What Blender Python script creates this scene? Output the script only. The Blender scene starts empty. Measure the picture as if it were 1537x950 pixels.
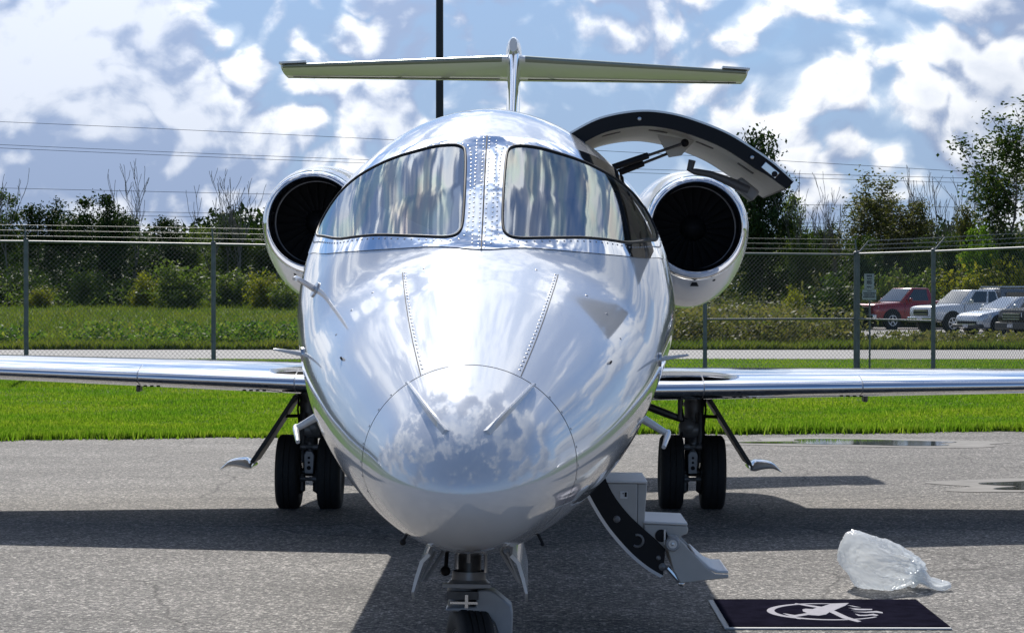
import bpy, math, random
import numpy as np
from math import sin, cos, pi, radians, sqrt, atan2
from mathutils import Vector, Matrix, geometry

random.seed(7)
rng = np.random.default_rng(7)
SC = bpy.context.scene
COL = SC.collection

# ------------------------------------------------------------------ camera
cam_d = bpy.data.cameras.new("camera")
cam_d.sensor_width = 36.0
cam_d.lens = 79.17
cam_d.clip_start = 0.1
cam_d.clip_end = 6000
cam = bpy.data.objects.new("camera", cam_d)
COL.objects.link(cam)
cam.location = (0.195, -7.1, 1.625)
cam.rotation_euler = (pi / 2 - 0.01036, 0, 0.00784)
SC.camera = cam

# ------------------------------------------------------------------ view, light and sky
SC.view_settings.view_transform = 'Standard'
SC.view_settings.look = 'None'
SC.view_settings.exposure = 0.2
SC.view_settings.gamma = 1.0
SC.cycles.use_denoising = True
SC.cycles.max_bounces = 8
SC.cycles.transparent_max_bounces = 24
SC.cycles.caustics_reflective = False
SC.cycles.caustics_refractive = False

SUN_EL, SUN_AZ = radians(39.0), radians(-8.0)        # azimuth from +Y, negative = left
sun_dir = Vector((sin(SUN_AZ) * cos(SUN_EL), cos(SUN_AZ) * cos(SUN_EL), sin(SUN_EL)))
sun_d = bpy.data.lights.new("sun", 'SUN')
sun_d.energy = 4.6
sun_d.angle = radians(0.5)
sun_d.color = (1.0, 0.955, 0.89)
sun = bpy.data.objects.new("sun", sun_d)
COL.objects.link(sun)
sun.rotation_euler = (-sun_dir).to_track_quat('-Z', 'Y').to_euler()


def build_world():
    w = bpy.data.worlds.new("World")
    SC.world = w
    w.use_nodes = True
    w.cycles.sampling_method = 'MANUAL'; w.cycles.sample_map_resolution = 512
    nt = w.node_tree
    nt.nodes.clear()
    N, L = nt.nodes.new, nt.links.new

    def math_(op, a, b=None, clamp=False):
        n = N('ShaderNodeMath'); n.operation = op; n.use_clamp = clamp
        for i, v in enumerate((a, b)):
            if v is None: continue
            if isinstance(v, (int, float)): n.inputs[i].default_value = v
            else: L(v, n.inputs[i])
        return n.outputs[0]

    def vmath(op, a, b=None, scale=None):
        n = N('ShaderNodeVectorMath'); n.operation = op
        for i, v in enumerate((a, b)):
            if v is None: continue
            if isinstance(v, (tuple, list, Vector)): n.inputs[i].default_value = v
            else: L(v, n.inputs[i])
        if scale is not None:
            if isinstance(scale, (int, float)): n.inputs['Scale'].default_value = scale
            else: L(scale, n.inputs['Scale'])
        return n

    def ramp(fac, lo, hi):
        n = N('ShaderNodeMapRange'); n.interpolation_type = 'SMOOTHSTEP'
        L(fac, n.inputs['Value'])
        n.inputs['From Min'].default_value = lo; n.inputs['From Max'].default_value = hi
        return n.outputs['Result']

    def noise(vec, scale, detail, rough, dist=0.0):
        n = N('ShaderNodeTexNoise')
        n.inputs['Scale'].default_value = scale; n.inputs['Detail'].default_value = detail
        n.inputs['Roughness'].default_value = rough; n.inputs['Distortion'].default_value = dist
        L(vec, n.inputs['Vector'])
        return n.outputs['Fac']

    def mix(fac, a, b):
        n = N('ShaderNodeMix'); n.data_type = 'RGBA'
        if isinstance(fac, (int, float)): n.inputs['Factor'].default_value = fac
        else: L(fac, n.inputs['Factor'])
        for s, v in ((n.inputs[6], a), (n.inputs[7], b)):
            if isinstance(v, tuple): s.default_value = v
            else: L(v, s)
        return n.outputs[2]

    sky = N('ShaderNodeTexSky'); sky.sky_type = 'NISHITA'; sky.sun_disc = False
    sky.sun_elevation = SUN_EL; sky.sun_rotation = SUN_AZ
    sky.altitude = 100; sky.air_density = 1.0; sky.dust_density = 0.15; sky.ozone_density = 2.5
    tc = N('ShaderNodeTexCoord')
    d = vmath('NORMALIZE', tc.outputs['Generated']).outputs[0]
    sep = N('ShaderNodeSeparateXYZ'); L(d, sep.inputs[0])
    dz = math_('MAXIMUM', sep.outputs['Z'], 0.0)
    inv = math_('DIVIDE', 1.0, math_('ADD', dz, 1.15))
    p = vmath('SCALE', vmath('MULTIPLY', d, (1.0, 1.0, 0.85)).outputs[0], scale=inv).outputs[0]

    def density(off):
        q = vmath('ADD', p, off).outputs[0]
        big = noise(q, 5.6, 1.0, 0.5)
        warp = N('ShaderNodeTexNoise'); warp.inputs['Scale'].default_value = 19.0
        warp.inputs['Detail'].default_value = 2.0
        L(q, warp.inputs['Vector'])
        wv = vmath('SCALE', vmath('SUBTRACT', warp.outputs['Color'], (0.5, 0.5, 0.5)).outputs[0], scale=0.034).outputs[0]
        q2 = vmath('ADD', q, wv).outputs[0]
        fine = noise(q2, 12.5, 10.0, 0.555)
        lump = noise(q2, 34.0, 2.0, 0.5)
        puff = math_('ABSOLUTE', math_('SUBTRACT', lump, 0.5))          # billows: rounded lumps, sharp creases
        a_ = math_('ADD', math_('MULTIPLY', big, 0.62), math_('MULTIPLY', fine, 0.50))
        return math_('ADD', a_, math_('MULTIPLY', puff, 0.32))

    off0 = SKY_OFF
    n1 = density(off0)
    n2 = density((off0[0] - 0.002, off0[1] - 0.004, off0[2] + 0.007))
    n3 = density((off0[0] - 0.006, off0[1] - 0.012, off0[2] + 0.022))
    sy = N('ShaderNodeSeparateXYZ'); L(d, sy.inputs[0])
    clear = math_('MULTIPLY', ramp(math_('MULTIPLY', sy.outputs['Y'], -1.0), -0.35, 0.45), 0.135)   # fewer clouds to the north
    n1, n2, n3 = (math_('SUBTRACT', q_, clear) for q_ in (n1, n2, n3))
    mask = ramp(n1, CT, CT + 0.034)
    lit = ramp(math_('ADD', math_('SUBTRACT', n1, n2), math_('MULTIPLY', math_('SUBTRACT', n1, n3), 0.6)), -0.055, 0.05)
    thick = ramp(n1, CT + 0.02, CT + 0.14)
    dot = vmath('DOT_PRODUCT', d, tuple(sun_dir)).outputs['Value']
    glow = math_('POWER', math_('MAXIMUM', dot, 0.0), 5.0)
    # cloud colours in sky units (the Background strength scales them with the sky)
    white = (10.6, 10.8, 11.1, 1)
    grey = (3.1, 4.0, 5.9, 1)
    cl = mix(math_('MULTIPLY', thick, 0.5), mix(lit, grey, white), grey)
    cl = vmath('SCALE', cl, scale=math_('ADD', 0.55, math_('MULTIPLY', glow, 1.7))).outputs[0]
    base = vmath('MULTIPLY', sky.outputs[0], (0.70, 0.86, 1.05)).outputs[0]
    low = math_('SUBTRACT', 1.0, ramp(sep.outputs['Z'], 0.02, 0.30))
    base = mix(math_('MULTIPLY', low, 0.85), base, (3.4, 4.8, 7.3, 1))             # blue-grey haze low in the sky
    veil = mix(math_('MULTIPLY', ramp(n3, CT - 0.10, CT + 0.05), 0.38), base, cl)     # thin haze round the clouds
    final = mix(mask, veil, cl)
    bg = N('ShaderNodeBackground'); bg.inputs['Strength'].default_value = SKY_STRENGTH
    L(final, bg.inputs['Color'])
    out = N('ShaderNodeOutputWorld'); L(bg.outputs[0], out.inputs['Surface'])


SKY_OFF, CT, SKY_STRENGTH = (9.0, 9.0, 8.90), 0.570, 0.085
build_world()

# ------------------------------------------------------------------ materials
MATS = {}


def M(name, base=(0.5, 0.5, 0.5), rough=0.5, metal=0.0, var=0.0, vscale=6.0, bump=0.0, bscale=40.0,
      coat=0.0, spec=0.5, emit=None, alpha=None, base2=None, detail=5.0):
    if name in MATS: return MATS[name]
    m = bpy.data.materials.new(name); m.use_nodes = True
    nt = m.node_tree; N, L = nt.nodes.new, nt.links.new
    b = nt.nodes['Principled BSDF']
    b.inputs['Base Color'].default_value = (*base, 1)
    b.inputs['Roughness'].default_value = rough
    b.inputs['Metallic'].default_value = metal
    b.inputs['Specular IOR Level'].default_value = spec
    b.inputs['Coat Weight'].default_value = coat
    b.inputs['Coat Roughness'].default_value = 0.03
    if emit:
        b.inputs['Emission Color'].default_value = (*emit, 1); b.inputs['Emission Strength'].default_value = 1
    tc = N('ShaderNodeTexCoord')
    if var > 0 or base2:
        n = N('ShaderNodeTexNoise'); n.inputs['Scale'].default_value = vscale; n.inputs['Detail'].default_value = detail
        n.inputs['Roughness'].default_value = 0.6
        L(tc.outputs['Object'], n.inputs['Vector'])
        r = N('ShaderNodeMapRange'); r.inputs['From Min'].default_value = 0.3; r.inputs['From Max'].default_value = 0.7
        L(n.outputs['Fac'], r.inputs['Value'])
        mx = N('ShaderNodeMix'); mx.data_type = 'RGBA'
        L(r.outputs['Result'], mx.inputs['Factor'])
        lo = tuple(c * (1 - var) for c in base); hi = base2 if base2 else tuple(min(1, c * (1 + var)) for c in base)
        mx.inputs[6].default_value = (*lo, 1); mx.inputs[7].default_value = (*hi, 1)
        L(mx.outputs[2], b.inputs['Base Color'])
    if bump > 0:
        n2 = N('ShaderNodeTexNoise'); n2.inputs['Scale'].default_value = bscale; n2.inputs['Detail'].default_value = 4
        L(tc.outputs['Object'], n2.inputs['Vector'])
        bp = N('ShaderNodeBump'); bp.inputs['Strength'].default_value = bump; bp.inputs['Distance'].default_value = 0.01
        L(n2.outputs['Fac'], bp.inputs['Height']); L(bp.outputs['Normal'], b.inputs['Normal'])
    MATS[name] = m
    return m


def leaf_mat(name, cols, trans=0.35, rough=0.62, patchy=0):
    """foliage: colour varies leaf by leaf, part of the light passes through"""
    m = bpy.data.materials.new(name); m.use_nodes = True
    nt = m.node_tree; N, L = nt.nodes.new, nt.links.new
    nt.nodes.clear()
    g = N('ShaderNodeNewGeometry')
    cr = N('ShaderNodeValToRGB'); L(g.outputs['Random Per Island'], cr.inputs['Fac'])
    e = cr.color_ramp.elements
    e[0].color = (*cols[0], 1); e[1].color = (*cols[-1], 1)
    for i, c in enumerate(cols[1:-1]):
        x = e.new((i + 1) / (len(cols) - 1)); x.color = (*c, 1)
    col = cr.outputs[0]
    if patchy:                                   # drier and greener patches over a few metres
        tc = N('ShaderNodeTexCoord'); pn = N('ShaderNodeTexNoise'); pn.inputs['Scale'].default_value = patchy; pn.inputs['Detail'].default_value = 5
        L(tc.outputs['Object'], pn.inputs['Vector'])
        pr = N('ShaderNodeMapRange'); pr.inputs['From Min'].default_value = .35; pr.inputs['From Max'].default_value = .65
        L(pn.outputs['Fac'], pr.inputs['Value'])
        pm = N('ShaderNodeMix'); pm.data_type = 'RGBA'; pm.blend_type = 'MULTIPLY'; pm.inputs['Factor'].default_value = 1
        pc = N('ShaderNodeMix'); pc.data_type = 'RGBA'; L(pr.outputs['Result'], pc.inputs['Factor'])
        pc.inputs[6].default_value = (.70, .84, .80, 1); pc.inputs[7].default_value = (1.25, 1.08, 1.1, 1)
        L(col, pm.inputs[6]); L(pc.outputs[2], pm.inputs[7]); col = pm.outputs[2]
    df = N('ShaderNodeBsdfPrincipled'); df.inputs['Roughness'].default_value = rough
    df.inputs['Specular IOR Level'].default_value = 0.18
    L(col, df.inputs['Base Color'])
    tr = N('ShaderNodeBsdfTranslucent')
    mc = N('ShaderNodeMix'); mc.data_type = 'RGBA'; mc.blend_type = 'MULTIPLY'
    mc.inputs['Factor'].default_value = 1.0
    L(col, mc.inputs[6]); mc.inputs[7].default_value = (1.6, 1.7, 0.7, 1)
    L(mc.outputs[2], tr.inputs['Color'])
    ms = N('ShaderNodeMixShader'); ms.inputs[0].default_value = trans
    L(df.outputs[0], ms.inputs[1]); L(tr.outputs[0], ms.inputs[2])
    o = N('ShaderNodeOutputMaterial'); L(ms.outputs[0], o.inputs['Surface'])
    MATS[name] = m
    return m


def asphalt_mat():
    m = bpy.data.materials.new("weathered_asphalt"); m.use_nodes = True
    nt = m.node_tree; N, L = nt.nodes.new, nt.links.new
    b = nt.nodes['Principled BSDF']; b.inputs['Roughness'].default_value = 0.85
    b.inputs['Specular IOR Level'].default_value = 0.3
    tc = N('ShaderNodeTexCoord')
    v = N('ShaderNodeTexVoronoi'); v.inputs['Scale'].default_value = 64; v.inputs['Randomness'].default_value = 1
    L(tc.outputs['Object'], v.inputs['Vector'])
    vd = N('ShaderNodeTexVoronoi'); vd.feature = 'DISTANCE_TO_EDGE'; vd.inputs['Scale'].default_value = 64
    L(tc.outputs['Object'], vd.inputs['Vector'])
    sp = N('ShaderNodeSeparateColor'); L(v.outputs['Color'], sp.inputs[0])
    cr = N('ShaderNodeValToRGB'); L(sp.outputs[0], cr.inputs['Fac'])
    e = cr.color_ramp.elements
    e[0].color = (0.085, 0.082, 0.078, 1); e[1].color = (0.62, 0.58, 0.52, 1)
    x = e.new(0.45); x.color = (0.20, 0.19, 0.178, 1)
    x = e.new(0.82); x.color = (0.31, 0.29, 0.265, 1)
    gap = N('ShaderNodeMapRange'); gap.inputs['From Max'].default_value = 0.12
    gap.inputs['To Min'].default_value = 0.38; gap.inputs['To Max'].default_value = 1.0
    L(vd.outputs['Distance'], gap.inputs['Value'])
    mul = N('ShaderNodeVectorMath'); mul.operation = 'SCALE'
    L(cr.outputs[0], mul.inputs[0]); L(gap.outputs['Result'], mul.inputs['Scale'])
    ln = N('ShaderNodeTexNoise'); ln.inputs['Scale'].default_value = 0.7; ln.inputs['Detail'].default_value = 7
    mp = N('ShaderNodeMapping'); mp.inputs['Scale'].default_value = (0.6, 1.6, 1)
    L(tc.outputs['Object'], mp.inputs['Vector']); L(mp.outputs[0], ln.inputs['Vector'])
    lr = N('ShaderNodeMapRange'); lr.inputs['From Min'].default_value = 0.3; lr.inputs['From Max'].default_value = 0.7
    lr.inputs['To Min'].default_value = 0.74; lr.inputs['To Max'].default_value = 1.14
    L(ln.outputs['Fac'], lr.inputs['Value'])
    m2 = N('ShaderNodeVectorMath'); m2.operation = 'SCALE'
    L(mul.outputs[0], m2.inputs[0]); L(lr.outputs['Result'], m2.inputs['Scale'])
    # hairline cracks and a few old stains
    cn = N('ShaderNodeTexNoise'); cn.inputs['Scale'].default_value = 1.4; cn.inputs['Detail'].default_value = 5
    L(tc.outputs['Object'], cn.inputs['Vector'])
    cw = N('ShaderNodeMix'); cw.data_type = 'VECTOR'; cw.inputs['Factor'].default_value = 0.22
    L(tc.outputs['Object'], cw.inputs[4]); L(cn.outputs['Color'], cw.inputs[5])
    cv = N('ShaderNodeTexVoronoi'); cv.feature = 'DISTANCE_TO_EDGE'; cv.inputs['Scale'].default_value = 0.55
    L(cw.outputs[1], cv.inputs['Vector'])
    ck = N('ShaderNodeMapRange'); ck.inputs['From Max'].default_value = 0.006
    ck.inputs['To Min'].default_value = 0.42; ck.inputs['To Max'].default_value = 1.0
    L(cv.outputs['Distance'], ck.inputs['Value'])
    stn = N('ShaderNodeTexNoise'); stn.inputs['Scale'].default_value = 1.9; stn.inputs['Detail'].default_value = 6; stn.inputs['Distortion'].default_value = 0.6
    L(tc.outputs['Object'], stn.inputs['Vector'])
    sr = N('ShaderNodeMapRange'); sr.inputs['From Min'].default_value = 0.60; sr.inputs['From Max'].default_value = 0.72
    sr.inputs['To Min'].default_value = 1.0; sr.inputs['To Max'].default_value = 0.72
    L(stn.outputs['Fac'], sr.inputs['Value'])
    cm = N('ShaderNodeMath'); cm.operation = 'MULTIPLY'; L(ck.outputs['Result'], cm.inputs[0]); L(sr.outputs['Result'], cm.inputs[1])
    m3 = N('ShaderNodeVectorMath'); m3.operation = 'SCALE'
    L(m2.outputs[0], m3.inputs[0]); L(cm.outputs[0], m3.inputs['Scale'])
    L(m3.outputs[0], b.inputs['Base Color'])
    bp = N('ShaderNodeBump'); bp.inputs['Strength'].default_value = 0.7; bp.inputs['Distance'].default_value = 0.006
    h = N('ShaderNodeMath'); h.operation = 'ADD'
    L(gap.outputs['Result'], h.inputs[0]); L(sp.outputs[1], h.inputs[1])
    L(h.outputs[0], bp.inputs['Height']); L(bp.outputs['Normal'], b.inputs['Normal'])
    MATS['asphalt'] = m
    return m


def glass_mat(name, tint, refl=0.16, coat=(1, 1, 1), iridescent=False, rough=0.015):
    m = bpy.data.materials.new(name); m.use_nodes = True
    nt = m.node_tree; N, L = nt.nodes.new, nt.links.new
    nt.nodes.clear()
    t = N('ShaderNodeBsdfTransparent'); t.inputs['Color'].default_value = (*tint, 1)
    g = N('ShaderNodeBsdfGlossy'); g.inputs['Roughness'].default_value = rough
    g.inputs['Color'].default_value = (*coat, 1)
    if iridescent:                                  # coated glass: rainbow sheen painted into the reflection colour as pale bands
        tc = N('ShaderNodeTexCoord')
        mp = N('ShaderNodeMapping'); mp.inputs['Scale'].default_value = (9, 1.2, 1.2)
        n = N('ShaderNodeTexNoise'); n.inputs['Scale'].default_value = 1.3; n.inputs['Detail'].default_value = 2
        L(tc.outputs['Object'], mp.inputs['Vector']); L(mp.outputs[0], n.inputs['Vector'])
        cr = N('ShaderNodeValToRGB'); L(n.outputs['Fac'], cr.inputs['Fac'])
        e = cr.color_ramp.elements
        e[0].position = 0.30; e[0].color = (0.82, 0.90, 1.0, 1); e[1].position = 0.72; e[1].color = (1.0, 0.88, 0.86, 1)
        for p_, c_ in ((0.42, (0.95, 0.97, 1.0, 1)), (0.5, (0.88, 1.0, 0.92, 1)), (0.6, (1.0, 0.97, 0.86, 1))):
            x = e.new(p_); x.color = c_
        L(cr.outputs[0], g.inputs['Color'])
    f = N('ShaderNodeFresnel'); f.inputs['IOR'].default_value = 1.5
    r = N('ShaderNodeMapRange'); r.inputs['From Min'].default_value = 0.04; r.inputs['From Max'].default_value = 1
    r.inputs['To Min'].default_value = refl; r.inputs['To Max'].default_value = 1
    L(f.outputs[0], r.inputs['Value'])
    ms = N('ShaderNodeMixShader'); L(r.outputs['Result'], ms.inputs[0])
    L(t.outputs[0], ms.inputs[1]); L(g.outputs[0], ms.inputs[2])
    o = N('ShaderNodeOutputMaterial'); L(ms.outputs[0], o.inputs['Surface'])
    MATS[name] = m
    return m


PAINT = M("pearl_white_paint", (0.74, 0.75, 0.765), 0.10, 0.18, coat=.7)
PAINT_W = M("white_gloss_paint", (0.72, 0.72, 0.72), 0.22, 0.0, coat=0.6)
CHROME = M("polished_aluminium", (0.88, 0.89, 0.91), 0.045, 1.0)
ALU = M("brushed_aluminium", (0.62, 0.63, 0.65), 0.3, 0.9, var=0.08, vscale=30)
RUBBER = M("black_rubber", (0.018, 0.018, 0.018), 0.6)
TYRE = M("tyre_rubber", (0.014, 0.014, 0.015), 0.75, bump=0.15, bscale=60)
BLACK = M("black_trim", (0.010, 0.010, 0.012), 0.5, spec=.25)
SEAMM = M("seam_gap", (0.05, 0.05, 0.055), 0.8)
GEARGREY = M("gear_grey_paint", (0.20, 0.20, 0.205), 0.4, 0.3, var=0.25, vscale=14)
GEARLIGHT = M("gear_light_grey_paint", (0.33, 0.34, 0.36), 0.35, 0.3, var=0.1, vscale=14)
GEARDARK = M("gear_dark_steel", (0.085, 0.085, 0.088), 0.35, 0.5, var=0.3, vscale=20)
BRIGHT = M("bright_steel", (0.75, 0.75, 0.76), 0.18, 1.0)
LINING = M("cabin_lining_ivory", (0.66, 0.63, 0.57), 0.5, var=0.05, vscale=8)
STEPGREY = M("step_grey_paint", (0.46, 0.45, 0.43), 0.4, 0.1, var=0.05, vscale=12)
STEPLIGHT = M("step_tread_light", (0.72, 0.72, 0.72), 0.4, bump=0.1, bscale=200)
COCKDARK = M("cockpit_dark_trim", (0.035, 0.036, 0.04), 0.7, var=0.2)
COCKBEIGE = M("cockpit_beige_trim", (0.60, 0.54, 0.44), 0.7, var=0.1)
DUCT = M("inlet_duct_dark", (0.022, 0.022, 0.025), 0.6, 0.2, spec=.2)
FANM = M("fan_blade_titanium", (0.026, 0.026, 0.028), 0.5, 0.5, spec=.2)
RED = M("red_paint", (0.35, 0.02, 0.03), 0.4)
WSGLASS = glass_mat("windshield_glass", (0.90, 0.93, 0.95), 0.33, iridescent=True, rough=0.025)
CARGLASS = glass_mat("car_glass", (0.16, 0.19, 0.19), 0.12)
ASPHALT = asphalt_mat()


# ------------------------------------------------------------------ mesh helpers
class MB:
    def __init__(self):
        self.v = []; self.f = []

    def add(self, vs, fs):
        o = len(self.v)
        self.v += [tuple(p) for p in vs]
        self.f += [tuple(i + o for i in f) for f in fs]
        return self

    def box(self, c, s, rot=None):
        x, y, z = s[0] / 2, s[1] / 2, s[2] / 2
        vs = [Vector((sx * x, sy * y, sz * z)) for sz in (-1, 1) for sy in (-1, 1) for sx in (-1, 1)]
        if rot is not None: vs = [rot @ p for p in vs]
        c = Vector(c)
        return self.add([p + c for p in vs],
                        [(0, 2, 3, 1), (4, 5, 7, 6), (0, 1, 5, 4), (2, 6, 7, 3), (0, 4, 6, 2), (1, 3, 7, 5)])

    def rings(self, R, caps=True, closed=True):
        n = len(R[0]); vs = [p for r in R for p in r]; fs = []
        for i in range(len(R) - 1):
            for j in range(n if closed else n - 1):
                k = (j + 1) % n
                fs.append((i * n + j, i * n + k, (i + 1) * n + k, (i + 1) * n + j))
        if caps and closed:
            fs.append(tuple(reversed(range(n)))); o = (len(R) - 1) * n
            fs.append(tuple(o + j for j in range(n)))
        return self.add(vs, fs)

    def tube(self, pts, r, n=8, caps=True):
        pts = [Vector(p) for p in pts]
        rr = r if isinstance(r, (list, tuple)) else [r] * len(pts)
        R = []; u = None
        for i, p in enumerate(pts):
            t = (pts[min(i + 1, len(pts) - 1)] - pts[max(i - 1, 0)]).normalized()
            if u is None:
                u = t.orthogonal().normalized()
            else:
                u = (u - t * u.dot(t))
                u = u.normalized() if u.length > 1e-6 else t.orthogonal().normalized()
            w = t.cross(u)
            R.append([p + (u * cos(2 * pi * j / n) + w * sin(2 * pi * j / n)) * rr[i] for j in range(n)])
        return self.rings(R, caps)

    def lathe(self, prof, c, axis='X', n=32, caps=False):
        """prof: list of (radius, along); axis X, Y or Z"""
        c = Vector(c); R = []
        for r, h in prof:
            ring = []
            for j in range(n):
                a = 2 * pi * j / n
                q = {'X': (h, r * cos(a), r * sin(a)), 'Y': (r * cos(a), h, r * sin(a)), 'Z': (r * cos(a), r * sin(a), h)}[axis]
                ring.append(c + Vector(q))
            R.append(ring)
        return self.rings(R, caps)

    def prism(self, poly, d0, d1, plane='XZ'):
        """extrude a 2D outline between d0 and d1 along the axis across its plane"""
        def P(a, b, d):
            return {'XZ': (a, d, b), 'XY': (a, b, d), 'YZ': (d, a, b)}[plane]
        n = len(poly)
        vs = [P(a, b, d0) for a, b in poly] + [P(a, b, d1) for a, b in poly]
        fs = [tuple(range(n)), tuple(reversed(range(n, 2 * n)))]
        fs += [(i, i + n, (i + 1) % n + n, (i + 1) % n) for i in range(n)]
        return self.add(vs, fs)

    def dome(self, c, nrm, r, h=0.4, n=6):
        c = Vector(c); nrm = Vector(nrm).normalized(); u = nrm.orthogonal().normalized(); w = nrm.cross(u)
        vs = []
        for rr, hh in ((1, 0), (0.7, 0.7)):
            vs += [c + (u * cos(2 * pi * j / n) + w * sin(2 * pi * j / n)) * r * rr + nrm * r * h * hh for j in range(n)]
        vs.append(c + nrm * r * h)
        fs = [(j, (j + 1) % n, (j + 1) % n + n, j + n) for j in range(n)] + [(j + n, (j + 1) % n + n, 2 * n) for j in range(n)]
        return self.add(vs, fs)

    def sphere(self, c, r, n=12, m=8, s=(1, 1, 1)):
        R = []
        for i in range(m + 1):
            a = pi * (0.02 + 0.96 * i / m) - pi / 2
            R.append([(c[0] + r * s[0] * cos(a) * cos(2 * pi * j / n), c[1] + r * s[1] * cos(a) * sin(2 * pi * j / n), c[2] + r * s[2] * sin(a)) for j in range(n)])
        return self.rings(R)

    def mesh(self, name, smooth=35):
        me = bpy.data.meshes.new(name)
        me.from_pydata(self.v, [], self.f); me.validate()
        import bmesh
        bm = bmesh.new(); bm.from_mesh(me)
        bmesh.ops.recalc_face_normals(bm, faces=bm.faces)
        bm.to_mesh(me); bm.free()
        if smooth:
            me.shade_smooth(); me.set_sharp_from_angle(angle=radians(smooth))
        return me


def obj(name, mb, mat, parent=None, smooth=35, bevel=0.0, kind=None, label=None):
    me = mb.mesh(name, smooth) if isinstance(mb, MB) else mb
    o = bpy.data.objects.new(name, me); COL.objects.link(o)
    if mat is not None and not me.materials: me.materials.append(mat)
    if parent: o.parent = parent
    if bevel:
        b = o.modifiers.new("bevel", 'BEVEL'); b.width = bevel; b.segments = 2; b.limit_method = 'ANGLE'; b.angle_limit = radians(40)
    if kind: o['kind'] = kind
    if label: o['label'] = label
    return o


def tag(o, label=None, cat=None, group=None, kind=None):
    if label: o['label'] = label
    if cat: o['category'] = cat
    if group: o['group'] = group
    if kind: o['kind'] = kind
    return o


def thing(name, label, cat, loc=(0, 0, 0), rz=0.0, group=None):
    o = bpy.data.objects.new(name, None); COL.objects.link(o)
    o.empty_display_size = 0.3
    o.location = loc; o.rotation_euler = (0, 0, rz)
    return tag(o, label, cat, group)


def np_mesh(name, V, Fa, mat):
    """many equal-sized faces from numpy arrays"""
    me = bpy.data.meshes.new(name)
    k = Fa.shape[1]
    me.vertices.add(len(V)); me.vertices.foreach_set('co', V.astype(np.float32).ravel())
    me.loops.add(Fa.size); me.loops.foreach_set('vertex_index', Fa.astype(np.int32).ravel())
    me.polygons.add(len(Fa)); me.polygons.foreach_set('loop_start', np.arange(0, Fa.size, k, dtype=np.int32))
    me.update(calc_edges=True); me.validate()
    me.materials.append(mat)
    return me


# ------------------------------------------------------------------ the setting
def sstep(t):
    t = np.clip(t, 0, 1); return t * t * (3 - 2 * t)


def ground_z(x, y):
    x = np.asarray(x, float); y = np.asarray(y, float)
    rise = 1.05 * sstep((y - 60) / 62) * sstep((9 - x) / 16)
    far = 2.0 * sstep((y - 118) / 120)
    return rise + far


GRASS_G = M("lawn_soil_green", (0.05, 0.085, 0.012), 0.9, base2=(0.085, 0.13, 0.02), vscale=1.2, detail=9, spec=.05)
xs = np.unique(np.concatenate([np.linspace(-2500, -80, 20), np.linspace(-80, 80, 81), np.linspace(80, 2500, 20)]))
ys = np.unique(np.concatenate([np.linspace(-900, 0, 12), np.linspace(0, 160, 81), np.linspace(160, 3500, 30)]))
XX, YY = np.meshgrid(xs, ys); ZZ = ground_z(XX, YY)
V = np.stack([XX, YY, ZZ], -1).reshape(-1, 3)
nx = len(xs); ii, jj = np.meshgrid(np.arange(len(ys) - 1), np.arange(nx - 1), indexing='ij')
a = (ii * nx + jj).ravel()
g = bpy.data.objects.new("ground", np_mesh("ground", V, np.stack([a, a + 1, a + nx + 1, a + nx], 1), GRASS_G))
COL.objects.link(g); tag(g, kind='structure')


def edge_y(x):                       # the apron's far edge against the grass
    return 18.42 + 0.140 * x + 0.09 * np.sin(x * 1.3) + 0.06 * np.sin(x * 3.7 + 1) + 0.04 * np.sin(x * 9.1)


exs = np.linspace(-60, 60, 1201)
vs = [(x, -80, 0.012) for x in exs] + [(x, float(edge_y(x)), 0.012) for x in exs]
n_ = len(exs)
obj("apron", MB().add(vs, [(i, i + 1, i + 1 + n_, i + n_) for i in range(n_ - 1)]), ASPHALT, smooth=0, kind='structure')
ROADM = M("pale_road_asphalt", (0.30, 0.29, 0.275), 0.9, var=0.12, vscale=2.5, detail=9)
obj("road", MB().add([(-120, 48.2, 0.012), (120, 48.2, 0.012), (120, 57.0, 0.012), (-120, 57.0, 0.012)], [(0, 1, 2, 3)]), ROADM, smooth=0, kind='structure')
LOTM = M("gravel_lot", (0.26, 0.25, 0.235), 0.9, var=0.2, vscale=3.0, detail=9)
obj("parking_lot", MB().add([(11.5, 69, 0.02), (80, 66, 0.02), (80, 112, 0.02), (13, 112, 0.02)], [(0, 1, 2, 3)]), LOTM, smooth=0, kind='structure')


def puddle(cx, cy, rx, ry, seed):
    r = random.Random(seed); n = 64
    k = [(r.uniform(0.05, 0.16), r.uniform(0, 6.28), m) for m in (2, 3, 4, 5, 6)]
    def ring(s, z, wob):
        return [(cx + rx * s * cos(t) * (1 + wob * sum(q * sin(m * t + p) for q, p, m in k)),
                 cy + ry * s * sin(t) * (1 + wob * sum(q * sin(m * t + p) for q, p, m in k)), z) for t in [2 * pi * i / n for i in range(n)]]
    wm = M("puddle_water", (0.05, 0.048, 0.045), 0.05, 0.0, spec=0.9)
    dm = M("pale_sky_rim", (0.27, 0.258, 0.24), 0.9, 0.0, spec=.15, var=0.2, vscale=4, detail=9)  # pale colour paints the bright sky reflected at the water's rim
    s = MB(); s.add(ring(1.16, 0.016, 1.0), [tuple(range(n))])
    obj("puddle_sky_rim", s, dm, smooth=0, kind='structure')
    w = MB(); w.add(ring(0.74, 0.020, 1.3), [tuple(range(n))])
    obj("puddle", w, wm, smooth=0, kind='structure')


puddle(3.75, 17.2, 1.4, 0.62, 3)
puddle(4.80, 11.7, 1.10, 0.66, 5)


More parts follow.
